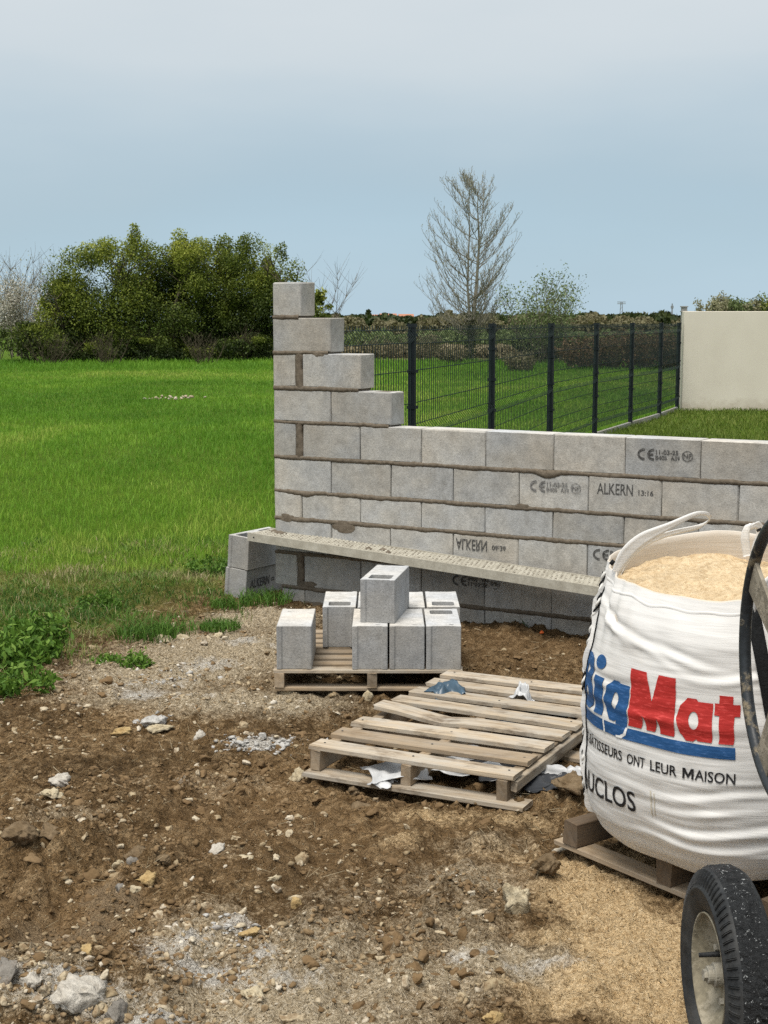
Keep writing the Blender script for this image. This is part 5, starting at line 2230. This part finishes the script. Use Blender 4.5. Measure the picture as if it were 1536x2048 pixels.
hedgerow('far_hedgerow', 'olive brown hedgerow crossing the fields behind the fence', 105, 600, 1420, 634, 660, M['scrub'], 50000, .24, 71, .75)
hedgerow('far_hedgerow', 'dark green hedge band below the olive hedgerow', 84, 600, 1400, 660, 668, M['leaf_c'], 9000, .2, 72, .6)
hedgerow('far_hedgerow', 'bluish distant tree line on the horizon', 420, 560, 1560, 629, 640, M['leaf_b'], 15000, 1.4, 73, .55)
hedgerow('far_hedgerow', 'reedy tan strip seen through the wire mesh', 66, 640, 1160, 690, 716, M['reed'], 16000, .14, 74, .3)

for k, (u, vt, wpx, lb) in enumerate(((742, 629, 26, 'distant long house with orange roof beside the dark round tree'), (776, 627, 34, 'distant pink roofed house on the horizon'), (812, 628, 30, 'distant orange roofed house right of the pink roof'),
                                      (846, 631, 22, 'low distant white house near the bare tree'), (1168, 631, 16, 'tiny white house on the horizon right of the budding tree'), (1312, 632, 18, 'tiny white house near the thin mast'))):
    Y = 620
    mpp = Y / FPX
    c = pt(u, vt, Y)
    w_ = wpx * mpp
    root = empty('far_house', (c[0], Y, .4))
    tag(root, lb, 'house', 'houses on the horizon')
    hh = c[2] - .4
    mb = MB()
    mb.box(-w_ / 2, w_ / 2, -4, 4, 0, hh * .68)
    mb.build('wall', M['house_wall'], root)
    mb = MB()
    mb.add([(-w_ / 2 - .3, -4.4, hh * .66), (w_ / 2 + .3, -4.4, hh * .66), (w_ / 2 + .3, 4.4, hh * .66), (-w_ / 2 - .3, 4.4, hh * .66), (-w_ / 2, 0, hh), (w_ / 2, 0, hh)],
           [(0, 1, 5, 4), (2, 3, 4, 5), (1, 2, 5), (3, 0, 4), (3, 2, 1, 0)])
    mb.build('roof', M['house_roof'], root)
    for x in np.linspace(-w_ / 2 + 1, w_ / 2 - 1, 3):
        mb = MB()
        mb.box(x - .5, x + .5, -4.03, -3.98, 1.0, 2.2)
        mb.build('window', M['window_far'], root)
for k, (u, vt, w_, lb) in enumerate(((737, 620, 5, 'dark round tree on the horizon beside the houses'), (882, 624, 9, 'dark low tree on the horizon left of the bare tree'), (1186, 622, 12, 'dark tree clump on the horizon left of the pylon'),
                                     (1325, 620, 24, 'wide dark tree clump on the horizon near the mast'))):
    Y = 520
    c = pt(u, vt, Y)
    leafy_tree('horizon_tree', lb, (c[0], Y, .4), c[2] - .4, w_ * Y / FPX, 2.0, .1, M['leaf_b'], 1500, 1.1, 600 + k, 'dark trees on the horizon', clumps=30, stems=1)
for k in range(9):
    u = 1256 + k * 6.5
    c = pt(u, 622 + (k * 7 % 5), 560)
    leafy_tree('poplar', ['first', 'second', 'third', 'fourth', 'fifth', 'sixth', 'seventh', 'eighth', 'ninth'][k] + ' of the tiny horizon poplars counted from the pylon', (c[0], 560, .4), c[2] - .4, .45, .45, .05, M['scrub'], 160, .7, 620 + k,
               'row of poplars on the horizon', clumps=10, stems=1)
c = pt(1243, 604, 520)
root = empty('power_pylon', (c[0], 520, .4))
tag(root, 'small lattice power pylon standing on the horizon', 'pylon')
hh = c[2] - .4
mb = MB()
for s in (-1, 1):
    mb.tube([(s * .7, 0, 0), (s * .25, 0, hh)], .12, 4)
for q in range(6):
    z0, z1 = hh * q / 6, hh * (q + 1) / 6
    w0, w1 = .7 - .45 * q / 6, .7 - .45 * (q + 1) / 6
    mb.tube([(-w0, 0, z0), (w1, 0, z1)], .07, 4)
mb.build('mast', M['pylon'], root)
for z in (hh * .93, hh * 1.0):
    mb = MB()
    mb.box(-1.5, 1.5, -.12, .12, z - .12, z + .12)
    mb.build('cross_arm', M['pylon'], root)
c = pt(1344.5, 607, 520)
mb = MB()
mb.tube([(0, 0, 0), (0, 0, c[2] - .4)], [.35, .22], 6)
mb.box(-.45, .45, -.3, .3, c[2] - 2.2, c[2] - 1.2)
o = mb.build('radio_mast', M['pylon'], loc=(c[0], 520, .4))
tag(o, 'thin plain mast on the horizon left of the cream wall', 'mast')

# ------------------------------------------------------------------ grass
def sample_wedge(n, y0, y1, u0, u1, power=1.0):
    """points whose density falls with distance, over the ground the place shows"""
    t = rng.random(n)
    y = y0 * (y1 / y0) ** t
    u = u0 + (u1 - u0) * rng.random(n)
    x = (u - 768) / FPX * (y * .991 + .25)
    return x, y


def grass_obj(name, label, x, y, h, w, lean, rnd, mat):
    P = np.stack([x, y, Hh(x, y) - .01], 1)
    V, F, r = blades(P, h, w, lean, rnd)
    o = mk(name, V, F, mat, None, False, {'rnd': r})
    tag(o, label, 'grass', kind='stuff')
    return o


# crop field to the left and behind
x, y = sample_wedge(210000, 11.2, 60, -160, 1480)
k_ = field_dist(x, y) + (fbm(x * 1.6, y * 1.6, 3, 41) - .5) * 1.6 > 0
fp = (x - P0[0]) * FD[1] - (y - P0[1]) * FD[0]           # right of the fence line
k_ &= ~((behind_wall(x, y) < .08) & (x > -.85))
k_ &= ~((fp > 0))
x, y = x[k_], y[k_]
n = len(x)
patch = .6 * fbm(x * .35, y * .16, 3, 5) + .4 * fbm(x * 1.4, y * .7, 3, 15)
rnd = np.clip(.42 * rng.random(n) + 1.7 * (patch - .5) + .34, 0, .97)
hh = (.055 + .06 * rng.random(n)) * (.55 + .9 * fbm(x * 1.2, y * 1.2, 3, 8))
hh = hh + .16 * sstep(46, 53, y) * rng.random(n)
rnd = np.where(y > 48, rnd * .7, rnd)
grass_obj('field_grass', 'bright green young crop covering the field to the hedge', x, y, hh, .0048 * (y / 11) ** .95, .15 + .55 * rng.random(n), rnd, M['grass'])
# lawn behind the wall, right of the fence
x, y = sample_wedge(48000, 12.5, 30, 1000, 1640)
fp = (x - P0[0]) * FD[1] - (y - P0[1]) * FD[0]
k_ = (fp > .02) & (behind_wall(x, y) > .1) & (y < 26.55)
x, y = x[k_], y[k_]
n = len(x)
grass_obj('lawn', 'short mown lawn between the block wall and the cream wall', x, y, .05 + .06 * rng.random(n), .0055 * (y / 11), .3 + .5 * rng.random(n), np.clip(.7 * rng.random(n) + .6 * (fbm(x, y, 3, 6) - .4), 0, 1), M['lawn'])
# rough verge between the plot and the field
x, y = sample_wedge(70000, 7.2, 13.2, -260, 720)
e_ = edge_dist(x, y)
nz = fbm(x * 2.3, y * 2.3, 3, 51)
den = sstep(-.15, 1.1, e_ + (nz - .5) * 2.2) * sstep(.42, .60, fbm(x * 3.1 + 9, y * 3.1, 3, 57) + .09 * sstep(0, 2, e_))
k_ = (rng.random(len(x)) < den) & ~((x > -1.0) & (behind_wall(x, y) > -.05) & (behind_wall(x, y) < .25)) & ~((x > -.55) & (behind_wall(x, y) < .0) & (y < 9.4))
x, y = x[k_], y[k_]
n = len(x)
dry = fbm(x * 1.5 + 4, y * 1.5, 3, 61)
rnd = np.clip(.45 * rng.random(n) + 1.5 * (dry - .5) + .12, 0, 1)
rnd = np.where(rng.random(n) < .1, .75 + .25 * rng.random(n), rnd)
grass_obj('verge_grass', 'patchy rough grass and dry stalks along the plot edge', x, y, (.025 + .075 * rng.random(n)) * (.4 + 1.1 * nz[k_]), .0045 * (y / 9), .3 + .7 * rng.random(n), rnd, M['verge'])
# loose dead straw lying on the soil
x, y = sample_wedge(2600, 4.2, 10.5, -100, 1250)
e_ = edge_dist(x, y)
k_ = (rng.random(len(x)) < np.clip(.25 + .6 * sstep(-1.6, 0, e_), 0, 1)) & (np.hypot(x - BAG[0], y - BAG[1]) > .7)
x, y = x[k_], y[k_]
n = len(x)
L = .02 + .07 * rng.random(n)
a = rng.random(n) * 6.28
d = np.stack([np.cos(a), np.sin(a), .25 * rng.normal(size=n)], 1) * L[:, None]
c = np.stack([x, y, Hh(x, y) + .008], 1)
S = [(c[i] - d[i] / 2, c[i] + d[i] / 2, .0012 * (y[i] / 6), .0008 * (y[i] / 6)) for i in range(n)]
V, F = seg_mesh(S, 3)
o = mk('dead_straw', V, F, M['straw'], None, False, {'rnd': np.repeat(rng.random(n), 6)})
tag(o, 'scattered bits of dead straw lying on the bare soil', 'straw', kind='stuff')


def weed(name, label, u, v, r, h, n, seed, mat='weed', leaf=.07, grassy=False):
    p = gp(u, v)
    p[2] = float(Hh(p[0], p[1]))
    root = empty(name, p)
    tag(root, label, 'plant', 'weeds along the plot edge')
    rl = np.random.default_rng(seed)
    if grassy:
        rad = r * np.sqrt(rl.random(n))
        a = rl.random(n) * 6.28
        P = np.stack([rad * np.cos(a), rad * np.sin(a), 0 * a], 1)
        V, F, rr_ = blades(P, h * (.5 + .6 * rl.random(n)), np.full(n, .006), .3 + .7 * rl.random(n), np.clip(.5 * rl.random(n), 0, 1))
        mk('leaves', V, F, M['verge'], root, False, {'rnd': rr_})
        return
    st = max(5, n // 26)
    sa = rl.random(st) * 6.28
    sr = r * np.sqrt(rl.random(st))
    sh = h * (.55 + .5 * rl.random(st)) * (1 - .45 * (sr / r) ** 2)
    S = []
    C = []
    for i in range(st):
        b0 = np.array([sr[i] * math.cos(sa[i]), sr[i] * math.sin(sa[i]), 0.0])
        t0 = b0 * 1.12 + np.array([0, 0, sh[i]])
        S.append((b0, t0, .004, .002))
        m_ = n // st
        f = rl.random(m_) ** .6
        C.append(b0 + (t0 - b0) * f[:, None] + rl.normal(size=(m_, 3)) * np.array([.028, .028, .012]))
    V, F = seg_mesh(S, 4)
    mk('stems', V, F, M['weed'], root, False, {'rnd': np.full(len(V), .3)})['kind'] = 'stuff'
    C = np.concatenate(C)
    C[:, 2] = np.maximum(C[:, 2], .005)
    V, F = leaf_quads(C, leaf, .5, .38)
    mk('leaves', V, F, M[mat], root, False, {'rnd': np.repeat(np.clip(rl.random(len(C)) * .7 + .5 * C[:, 2] / h - .1, 0, 1), 4)})


weed('leafy_weed', 'large dark green leafy weed clump at the left border', 20, 1320, .30, .21, 1900, 1, leaf=.055)
weed('leafy_weed', 'leafy weed clump just right of the largest clump', 78, 1300, .18, .22, 800, 2, leaf=.05)
weed('leafy_weed', 'low leafy weed clump below the largest clump', 30, 1375, .22, .14, 800, 3, leaf=.05)
weed('leafy_weed', 'small isolated green weed on the pale stony ground', 250, 1328, .15, .07, 520, 4, leaf=.04)
weed('grass_tuft', 'upright green grass tuft beside the dry grass patch', 290, 1275, .2, .2, 420, 5, grassy=True)
weed('grass_tuft', 'round green grass tuft nearest the loose blocks', 440, 1258, .14, .08, 420, 6, grassy=True)
weed('grass_tuft', 'green grass tuft behind the pale stones', 345, 1262, .18, .14, 260, 7, grassy=True)
weed('grass_tuft', 'green grass tuft at the foot of the propping blocks', 465, 1215, .16, .10, 300, 8, grassy=True)
weed('grass_tuft', 'grass tuft between the propping blocks and the wall foot', 530, 1208, .2, .12, 340, 9, grassy=True)
weed('grass_tuft', 'small grass tuft against the wall foot near the orange scrap', 1062, 1250, .12, .10, 170, 10, grassy=True)
weed('leafy_weed', 'leafy weed growing left of the propping blocks', 420, 1150, .16, .16, 420, 11, leaf=.042)
weed('leafy_weed', 'leafy weed in the middle of the rough verge', 200, 1215, .14, .16, 420, 12, leaf=.042)


# ------------------------------------------------------------------ stones and clods
def ico(sub):
    bm = bmesh.new()
    bmesh.ops.create_icosphere(bm, subdivisions=sub, radius=1)
    V = np.array([v.co[:] for v in bm.verts])
    bm.verts.index_update()
    F = np.array([[v.index for v in f.verts] for f in bm.faces])
    bm.free()
    return V, F


ICO = {k: ico(k) for k in (1, 2, 3, 4)}


def proto(sub, seed, cuts=8, jag=.35):
    bv, _ = ICO[sub]
    rl = np.random.default_rng(seed)
    P = bv.copy()
    for _ in range(cuts):
        nrm = rl.normal(size=3)
        nrm /= np.linalg.norm(nrm)
        P = P - np.clip(P @ nrm - (.35 + .4 * rl.random()), 0, None)[:, None] * nrm
    d = fbm(P[:, 0] * 2.6 + seed * 3, P[:, 1] * 2.6 + P[:, 2] * 2.1, 3, seed, .6) - .5
    P = P * (1 + jag * 2 * d[:, None]) * (.85 + .3 * rl.random(3))
    return P - (P.max(0) + P.min(0)) / 2


PROTO = {k: np.stack([proto(k, 40 + q) for q in range(14)]) for k in (1, 2, 3)}


def scatter(name, label, x, y, s, rnd, mat, sub, flat=.65, sink=.25, jit=.28):
    bv, bf = ICO[sub]
    n = len(x)
    sc = np.stack([s * (.75 + .7 * rng.random(n)), s * (.55 + .5 * rng.random(n)), s * flat * (.6 + .7 * rng.random(n))], 1)
    P = PROTO[sub][rng.integers(0, 14, n)] * 1.25 * (1 + .12 * (rng.random((n, len(bv), 1)) - .5) * 2) * sc[:, None]
    a = rng.random(n) * 6.28
    tl = rng.normal(size=n) * .45
    ca, sa_, ct, st_ = np.cos(a), np.sin(a), np.cos(tl), np.sin(tl)
    X, Y, Z = P[..., 0], P[..., 1], P[..., 2]
    Y, Z = Y * ct[:, None] - Z * st_[:, None], Y * st_[:, None] + Z * ct[:, None]
    X, Y = X * ca[:, None] - Y * sa_[:, None], X * sa_[:, None] + Y * ca[:, None]
    z0 = Hh(x, y) + s * flat * (1 - 2 * sink)
    V = np.stack([X + x[:, None], Y + y[:, None], Z + z0[:, None]], -1).reshape(-1, 3)
    F = (bf[None] + (np.arange(n) * len(bv))[:, None, None]).reshape(-1, 3)
    o = mk(name, V, F, mat, None, False, {'rnd': np.repeat(rnd, len(bv))})
    return o


def keep_plot(x, y):
    k = edge_dist(x, y) + (fbm(x * 2, y * 2, 2, 71) - .5) < .55
    k &= ~((behind_wall(x, y) > -.02) & (x > -.9))
    for (cx, cy, r) in ((BAG[0], BAG[1], .55),):
        k &= np.hypot(x - cx, y - cy) > r
    return k


x, y = sample_wedge(30000, 3.9, 11.5, -160, 1560)
sandm = blob(x, y, SANDB)
nz = fbm(x * 2.2, y * 2.2, 4, 81, .6)
k_ = keep_plot(x, y) & (rng.random(len(x)) < sstep(.40, .66, nz)) & (rng.random(len(x)) > sandm * 1.25) & (rng.random(len(x)) > blob(x, y, PALEB) * .8)
x, y = x[k_], y[k_]
s = (.0045 + .015 * rng.random(len(x)) ** 2.4) * (.8 + .04 * y)
o = scatter('soil_clods', '', x, y, s, np.clip(.25 + .5 * rng.random(len(x)) + .8 * (blob(x, y, PALEB) * .5), 0, 1), M['clod'], 1, .55, .5, .35)
tag(o, 'crumbled brown soil clods covering the bare plot', 'soil', kind='stuff')
x, y = sample_wedge(1400, 3.9, 9.0, -160, 1300)
k_ = keep_plot(x, y) & (rng.random(len(x)) < sstep(.42, .66, fbm(x * 1.7 + 3, y * 1.7, 3, 83))) & (blob(x, y, SANDB) < .4)
x, y = x[k_], y[k_]
o = scatter('large_soil_clods', '', x, y, .010 + .022 * rng.random(len(x)) ** 2.5, .15 + .5 * rng.random(len(x)), M['clod'], 3, .65, .45, .20)
tag(o, 'fist sized lumps of dark earth spread over the plot', 'soil', kind='stuff')
x, y = sample_wedge(24000, 3.9, 11.3, -160, 1400)
pm = blob(x, y, PALEB)
nz = fbm(x * 2.6 + 5, y * 2.6, 3, 85)
leftb = 1 - sstep(-.3, .6, x)
k_ = keep_plot(x, y) & (rng.random(len(x)) < np.clip(.07 + .75 * pm + .30 * leftb, 0, 1) * sstep(.40, .66, nz)) & (rng.random(len(x)) > blob(x, y, SANDB) * 1.4)
x, y = x[k_], y[k_]
s = (.0030 + .016 * rng.random(len(x)) ** 4.0) * (.8 + .05 * y)
o = scatter('gravel', '', x, y, s, np.clip(rng.random(len(x)) * .75 + .35 * blob(x, y, PALEB), 0, 1), M['gravel'], 1, .6, .5, .25)
tag(o, 'small pale limestone gravel scattered over the plot', 'gravel', kind='stuff')
x, y = sample_wedge(1500, 4.0, 10.8, -140, 1200)
pm = blob(x, y, PALEB)
k_ = keep_plot(x, y) & (rng.random(len(x)) < np.clip(.12 + .4 * pm + .35 * (1 - sstep(-.5, .3, x)), 0, 1)) & (blob(x, y, SANDB) < .35)
x, y = x[k_], y[k_]
o = scatter('loose_stones', '', x, y, .009 + .020 * rng.random(len(x)) ** 2.5, np.clip(.1 + .75 * rng.random(len(x)), 0, 1), M['gravel'], 3, .6, .48, .16)
tag(o, 'larger loose limestone pieces strewn over the soil', 'stones', kind='stuff')
# bluish mortar rubble
rub = []
for (u, v, rx, ry, n) in ((510, 1488, .20, .12, 230), (300, 1440, .10, .06, 40), (345, 1352, .25, .15, 60), (470, 1850, .10, .07, 50)):
    c = gp(u, v)
    rub.append(np.stack([c[0] + rng.normal(size=n) * rx * .55, c[1] + rng.normal(size=n) * ry * .6], 1))
rub = np.concatenate(rub)
o = scatter('mortar_rubble', '', rub[:, 0], rub[:, 1], .005 + .016 * rng.random(len(rub)) ** 3, np.full(len(rub), .9), M['mortar_lump'], 1, .5, .2, .25)
tag(o, 'whitish crumbs of dried mortar spilled on the ground', 'rubble', kind='stuff')


cl = []
for (u, v, rx, ry, n) in ((110, 2010, .30, .10, 70), (230, 2040, .15, .06, 26), (30, 1975, .12, .08, 16), (250, 1745, .12, .08, 10), (330, 1275, .22, .06, 14), (440, 1270, .12, .06, 12)):
    c = gp(u, v)
    cl.append(np.stack([c[0] + rng.normal(size=n) * rx * .55, c[1] + rng.normal(size=n) * ry * .6], 1))
cl = np.concatenate(cl)
o = scatter('pale_rubble', '', cl[:, 0], cl[:, 1], .006 + .022 * rng.random(len(cl)) ** 2.5, .15 + .6 * rng.random(len(cl)), M['gravel'], 3, .75, .5, .25)
tag(o, 'heap of pale crumbly rubble in the near left corner and by the weeds', 'rubble', kind='stuff')


c = pt(342, 800, 29.5)
n = 34
fx2, fy2 = c[0] + rng.normal(size=n) * .28, 30.0 + rng.normal(size=n) * .25
o = scatter('field_stones', '', fx2, fy2, .018 + .03 * rng.random(n), .5 + .5 * rng.random(n), M['gravel'], 1, .8, -.4)
tag(o, 'patch of pale stones showing through the field grass', 'stones', kind='stuff')


def rock(label, u, v, wpx, hpx, mat, seed, sub=3, jag=.35, name='stone', group='single stones on the plot', sink=.3):
    p = gp(u, v)
    m_ = math.hypot(p[1], EYE) / FPX
    a, h = wpx * m_ / 2, hpx * m_ / 2
    if wpx > 40 and sub == 3:
        sub = 4
    bv, bf = ICO[sub]
    rl = np.random.default_rng(seed)
    P = bv.copy()
    # cut facets
    for _ in range(12):
        nrm = rl.normal(size=3)
        nrm /= np.linalg.norm(nrm)
        d = P @ nrm
        lim = .45 + .35 * rl.random()
        P = P - np.clip(d - lim, 0, None)[:, None] * nrm
    dsp = fbm(P[:, 0] * 2.2 + seed, P[:, 1] * 2.2 + P[:, 2] * 1.7, 4, seed, .55) - .5
    d2 = fbm(P[:, 0] * 7 + seed, P[:, 1] * 7 + P[:, 2] * 6, 3, seed + 50, .6) - .5
    P = P * (1 + jag * dsp[:, None] * 2.4 + .40 * d2[:, None])
    if sub == 4:
        d3_ = fbm(P[:, 0] * 17 + seed, P[:, 1] * 17 + P[:, 2] * 15, 3, seed + 80, .6) - .5
        P = P * (1 + .22 * d3_[:, None])
    P = P * np.array([a, a * .8, h])
    g = rl.random() * 6.28 if wpx > hpx * .9 and wpx < hpx * 2.2 else 0
    c, s = math.cos(g), math.sin(g)
    P = np.stack([P[:, 0] * c - P[:, 1] * s, P[:, 0] * s + P[:, 1] * c, P[:, 2]], 1)
    zb = P[:, 2].min()
    y0 = p[1] + a * .4
    o = mk(name, P - [0, 0, zb], bf, M[mat], None, False, loc=(p[0], y0, float(Hh(p[0], y0)) - 2 * h * sink))
    tag(o, label, 'stone', group)
    return o


ROCKS = [
    ('jagged upright beige rock at the edge of the spilled sand', 1036, 1830, 58, 86, 'rock_cream'),
    ('flat dark stone just beyond the jagged upright rock', 1090, 1762, 62, 34, 'rock_brown'),
    ('brown clod beside the bag next to torn white plastic', 1135, 1612, 84, 46, 'rock_brown'),
    ('cream stone at the near left corner of the empty pallet', 596, 1550, 38, 34, 'rock_cream'),
    ('pale stone with a grey lower half left of the mortar rubble', 398, 1474, 30, 26, 'rock_white'),
    ('pale lumpy stone alone in the brown soil', 432, 1702, 34, 30, 'rock_white'),
    ('yellowish stone at the left of the stone cluster', 238, 1740, 34, 26, 'rock_cream'),
    ('grey oval stone leaning in the stone cluster', 264, 1735, 26, 30, 'rock_grey'),
    ('dark brown clod topping the stone cluster', 275, 1708, 46, 28, 'rock_brown'),
    ('ochre stone at the lower right of the stone cluster', 294, 1775, 40, 30, 'rock_ochre'),
    ('small round cream stone below the stone cluster', 267, 1785, 24, 20, 'rock_cream'),
    ('dusty brown stone right of the stone cluster', 322, 1750, 38, 24, 'rock_brown'),
    ('small grey stone below the cluster edge', 241, 1790, 26, 22, 'rock_grey'),
    ('largest whitish lump in the near left corner', 158, 2030, 120, 84, 'rock_white'),
    ('pale rounded lump left of the largest whitish lump', 62, 2010, 54, 46, 'rock_white'),
    ('grey brown clod at the left border beside pale lumps', 12, 2005, 60, 46, 'rock_grey'),
    ('crumbly grey clod right of the largest whitish lump', 232, 2040, 56, 44, 'rock_grey'),
    ('yellow broken stone lying on the pale grey dust', 506, 1998, 44, 24, 'rock_cream'),
    ('small ochre stone standing in the soil below the pallet', 590, 1812, 24, 34, 'rock_ochre'),
    ('ochre stone near the bottom left dark earth', 173, 1948, 30, 28, 'rock_ochre'),
    ('blue grey mortar lump among stones left of the rubble', 304, 1450, 56, 30, 'mortar_lump'),
    ('long flat cream stone in front of the blue grey lump', 318, 1462, 52, 18, 'rock_cream'),
    ('flat ochre stone left of the blue grey lump', 245, 1468, 46, 16, 'rock_ochre'),
    ('cream stone at the weed edge on stony ground', 328, 1280, 30, 26, 'rock_cream'),
    ('flat cream stone right of the one at the weed edge', 362, 1276, 34, 18, 'rock_cream'),
    ('pale stone cluster piece nearest the round weed tuft', 436, 1272, 34, 20, 'rock_cream'),
    ('cream stone leaning against the loaded pallet bearer', 734, 1394, 24, 30, 'rock_cream'),
    ('stone in the shade under the left end of the loaded pallet', 575, 1386, 28, 20, 'rock_cream'),
    ('brown stone below the front edge of the empty pallet', 722, 1604, 46, 22, 'rock_brown'),
    ('pale angular stone in front of the empty pallet', 708, 1578, 40, 22, 'rock_brown'),
    ('small angular mortar chip beside the mortar rubble', 526, 1476, 18, 20, 'mortar_lump'),
    ('long mortar slab piece on the mortar rubble', 560, 1494, 40, 16, 'mortar_lump'),
    ('small cream stone in the soil left of the ochre stone', 487, 1720, 28, 16, 'rock_cream'),
    ('cream stone at the left border near the pallet height', 100, 1615, 40, 22, 'rock_cream'),
    ('whitish broken stone above the stone cluster', 115, 1570, 50, 24, 'rock_white'),
    ('pale grey stone near the dark earth on the left', 160, 1660, 44, 24, 'rock_white'),
    ('dark earth lump at the left border', 40, 1750, 70, 44, 'rock_brown'),
    ('second dark earth lump at the left border', 100, 1730, 60, 34, 'rock_brown'),
    ('round brown stone at the bottom border below the sand', 985, 2046, 46, 36, 'rock_ochre'),
    ('cream stone piece in the soil right of the lone pale stone', 545, 1760, 30, 18, 'rock_cream'),
    ('tan stone half sunk near the lower pale dust', 500, 1860, 44, 20, 'rock_ochre'),
]
for k, (lb, u, v, w_, h_, mt) in enumerate(ROCKS):
    rock(lb, u, v, w_ * 1.1, h_ * 1.05, mt, 900 + k, jag=.5 if mt in ('rock_cream', 'rock_white') else .4)
rock('small bright orange plastic scrap at the wall foot', 1084, 1268, 13, 9, 'orange', 990, 2, .3, 'plastic_scrap', None, .0)


# ------------------------------------------------------------------ torn plastic about the empty pallet
def crumple(name, label, c, rz, lx, ly, hgt, mat, seed, sag=0.0, parts=None):
    n, m_ = 22, 16
    xs = np.linspace(-.5, .5, n)
    ys = np.linspace(-.5, .5, m_)
    X, Y = np.meshgrid(xs, ys)
    X, Y = X.ravel(), Y.ravel()
    w1 = fbm(X * 5 + seed, Y * 5, 3, seed) - .5
    rid = np.abs(fbm(X * 2.4 + seed * 2, Y * 2.4, 2, seed + 4) - .5) * 2
    Z = hgt * (1 - rid * 1.6) * np.exp(-(X * X + Y * Y) * 3) + .02 * w1
    ed_ = 1 + .35 * (fbm(np.arctan2(Y, X) * 1.5 + 9, X * 0 + seed, 3, seed + 8) - .5) * 2
    V = np.stack([X * lx * ed_, Y * ly * ed_ + .04 * w1, np.maximum(Z, -.01) + .012], 1)
    ii = (np.arange(m_ - 1)[:, None] * n + np.arange(n - 1)[None]).ravel()
    F = np.stack([ii, ii + 1, ii + n + 1, ii + n], 1)
    o = mk(name, V, F, M[mat], None, False, loc=c, rot=(0, 0, rz))
    so = o.modifiers.new('thickness', 'SOLIDIFY')
    so.thickness = .0015
    tag(o, label, 'plastic sheet', 'torn plastic sheets round the empty pallet')
    return o


def gq(u, v, z):
    p = gp(u, v, z)
    return (p[0], p[1], z)


crumple('plastic_sheet', 'blue grey crumpled plastic poking up between the far slats', gq(898, 1395, .12), .3, .24, .20, .09, 'plas_blue', 1)
crumple('plastic_sheet', 'white crumpled plastic poking up between the far slats', gq(1044, 1408, .12), 1.2, .10, .13, .12, 'plas_white', 2)
crumple('plastic_sheet', 'white plastic edge under the near left of the empty pallet', gq(790, 1556, .03), .2, .26, .22, .07, 'plas_white', 3)
crumple('plastic_sheet', 'white plastic tongue sticking out below the pallet front board', gq(768, 1572, .02), .9, .13, .09, .03, 'plas_white', 4)
crumple('plastic_sheet', 'white plastic sheet spread beneath the pallet middle', gq(950, 1530, .03), -.3, .5, .4, .05, 'plas_white', 5)
crumple('plastic_sheet', 'black plastic sheet beneath the right of the empty pallet', gq(1020, 1545, .03), .1, .3, .3, .05, 'plas_black', 6)
crumple('plastic_sheet', 'white and grey plastic strip between the pallet and the bag', gq(1140, 1560, .03), -.5, .40, .14, .08, 'plas_white', 7)
crumple('plastic_sheet', 'black plastic strip between the pallet and the bag', gq(1105, 1574, .02), .4, .32, .18, .05, 'plas_black', 8)
crumple('plastic_sheet', 'dark blue plastic bunched under the right end of the cracked slat', gq(1075, 1462, .06), -.2, .36, .16, .06, 'plas_blue', 9)
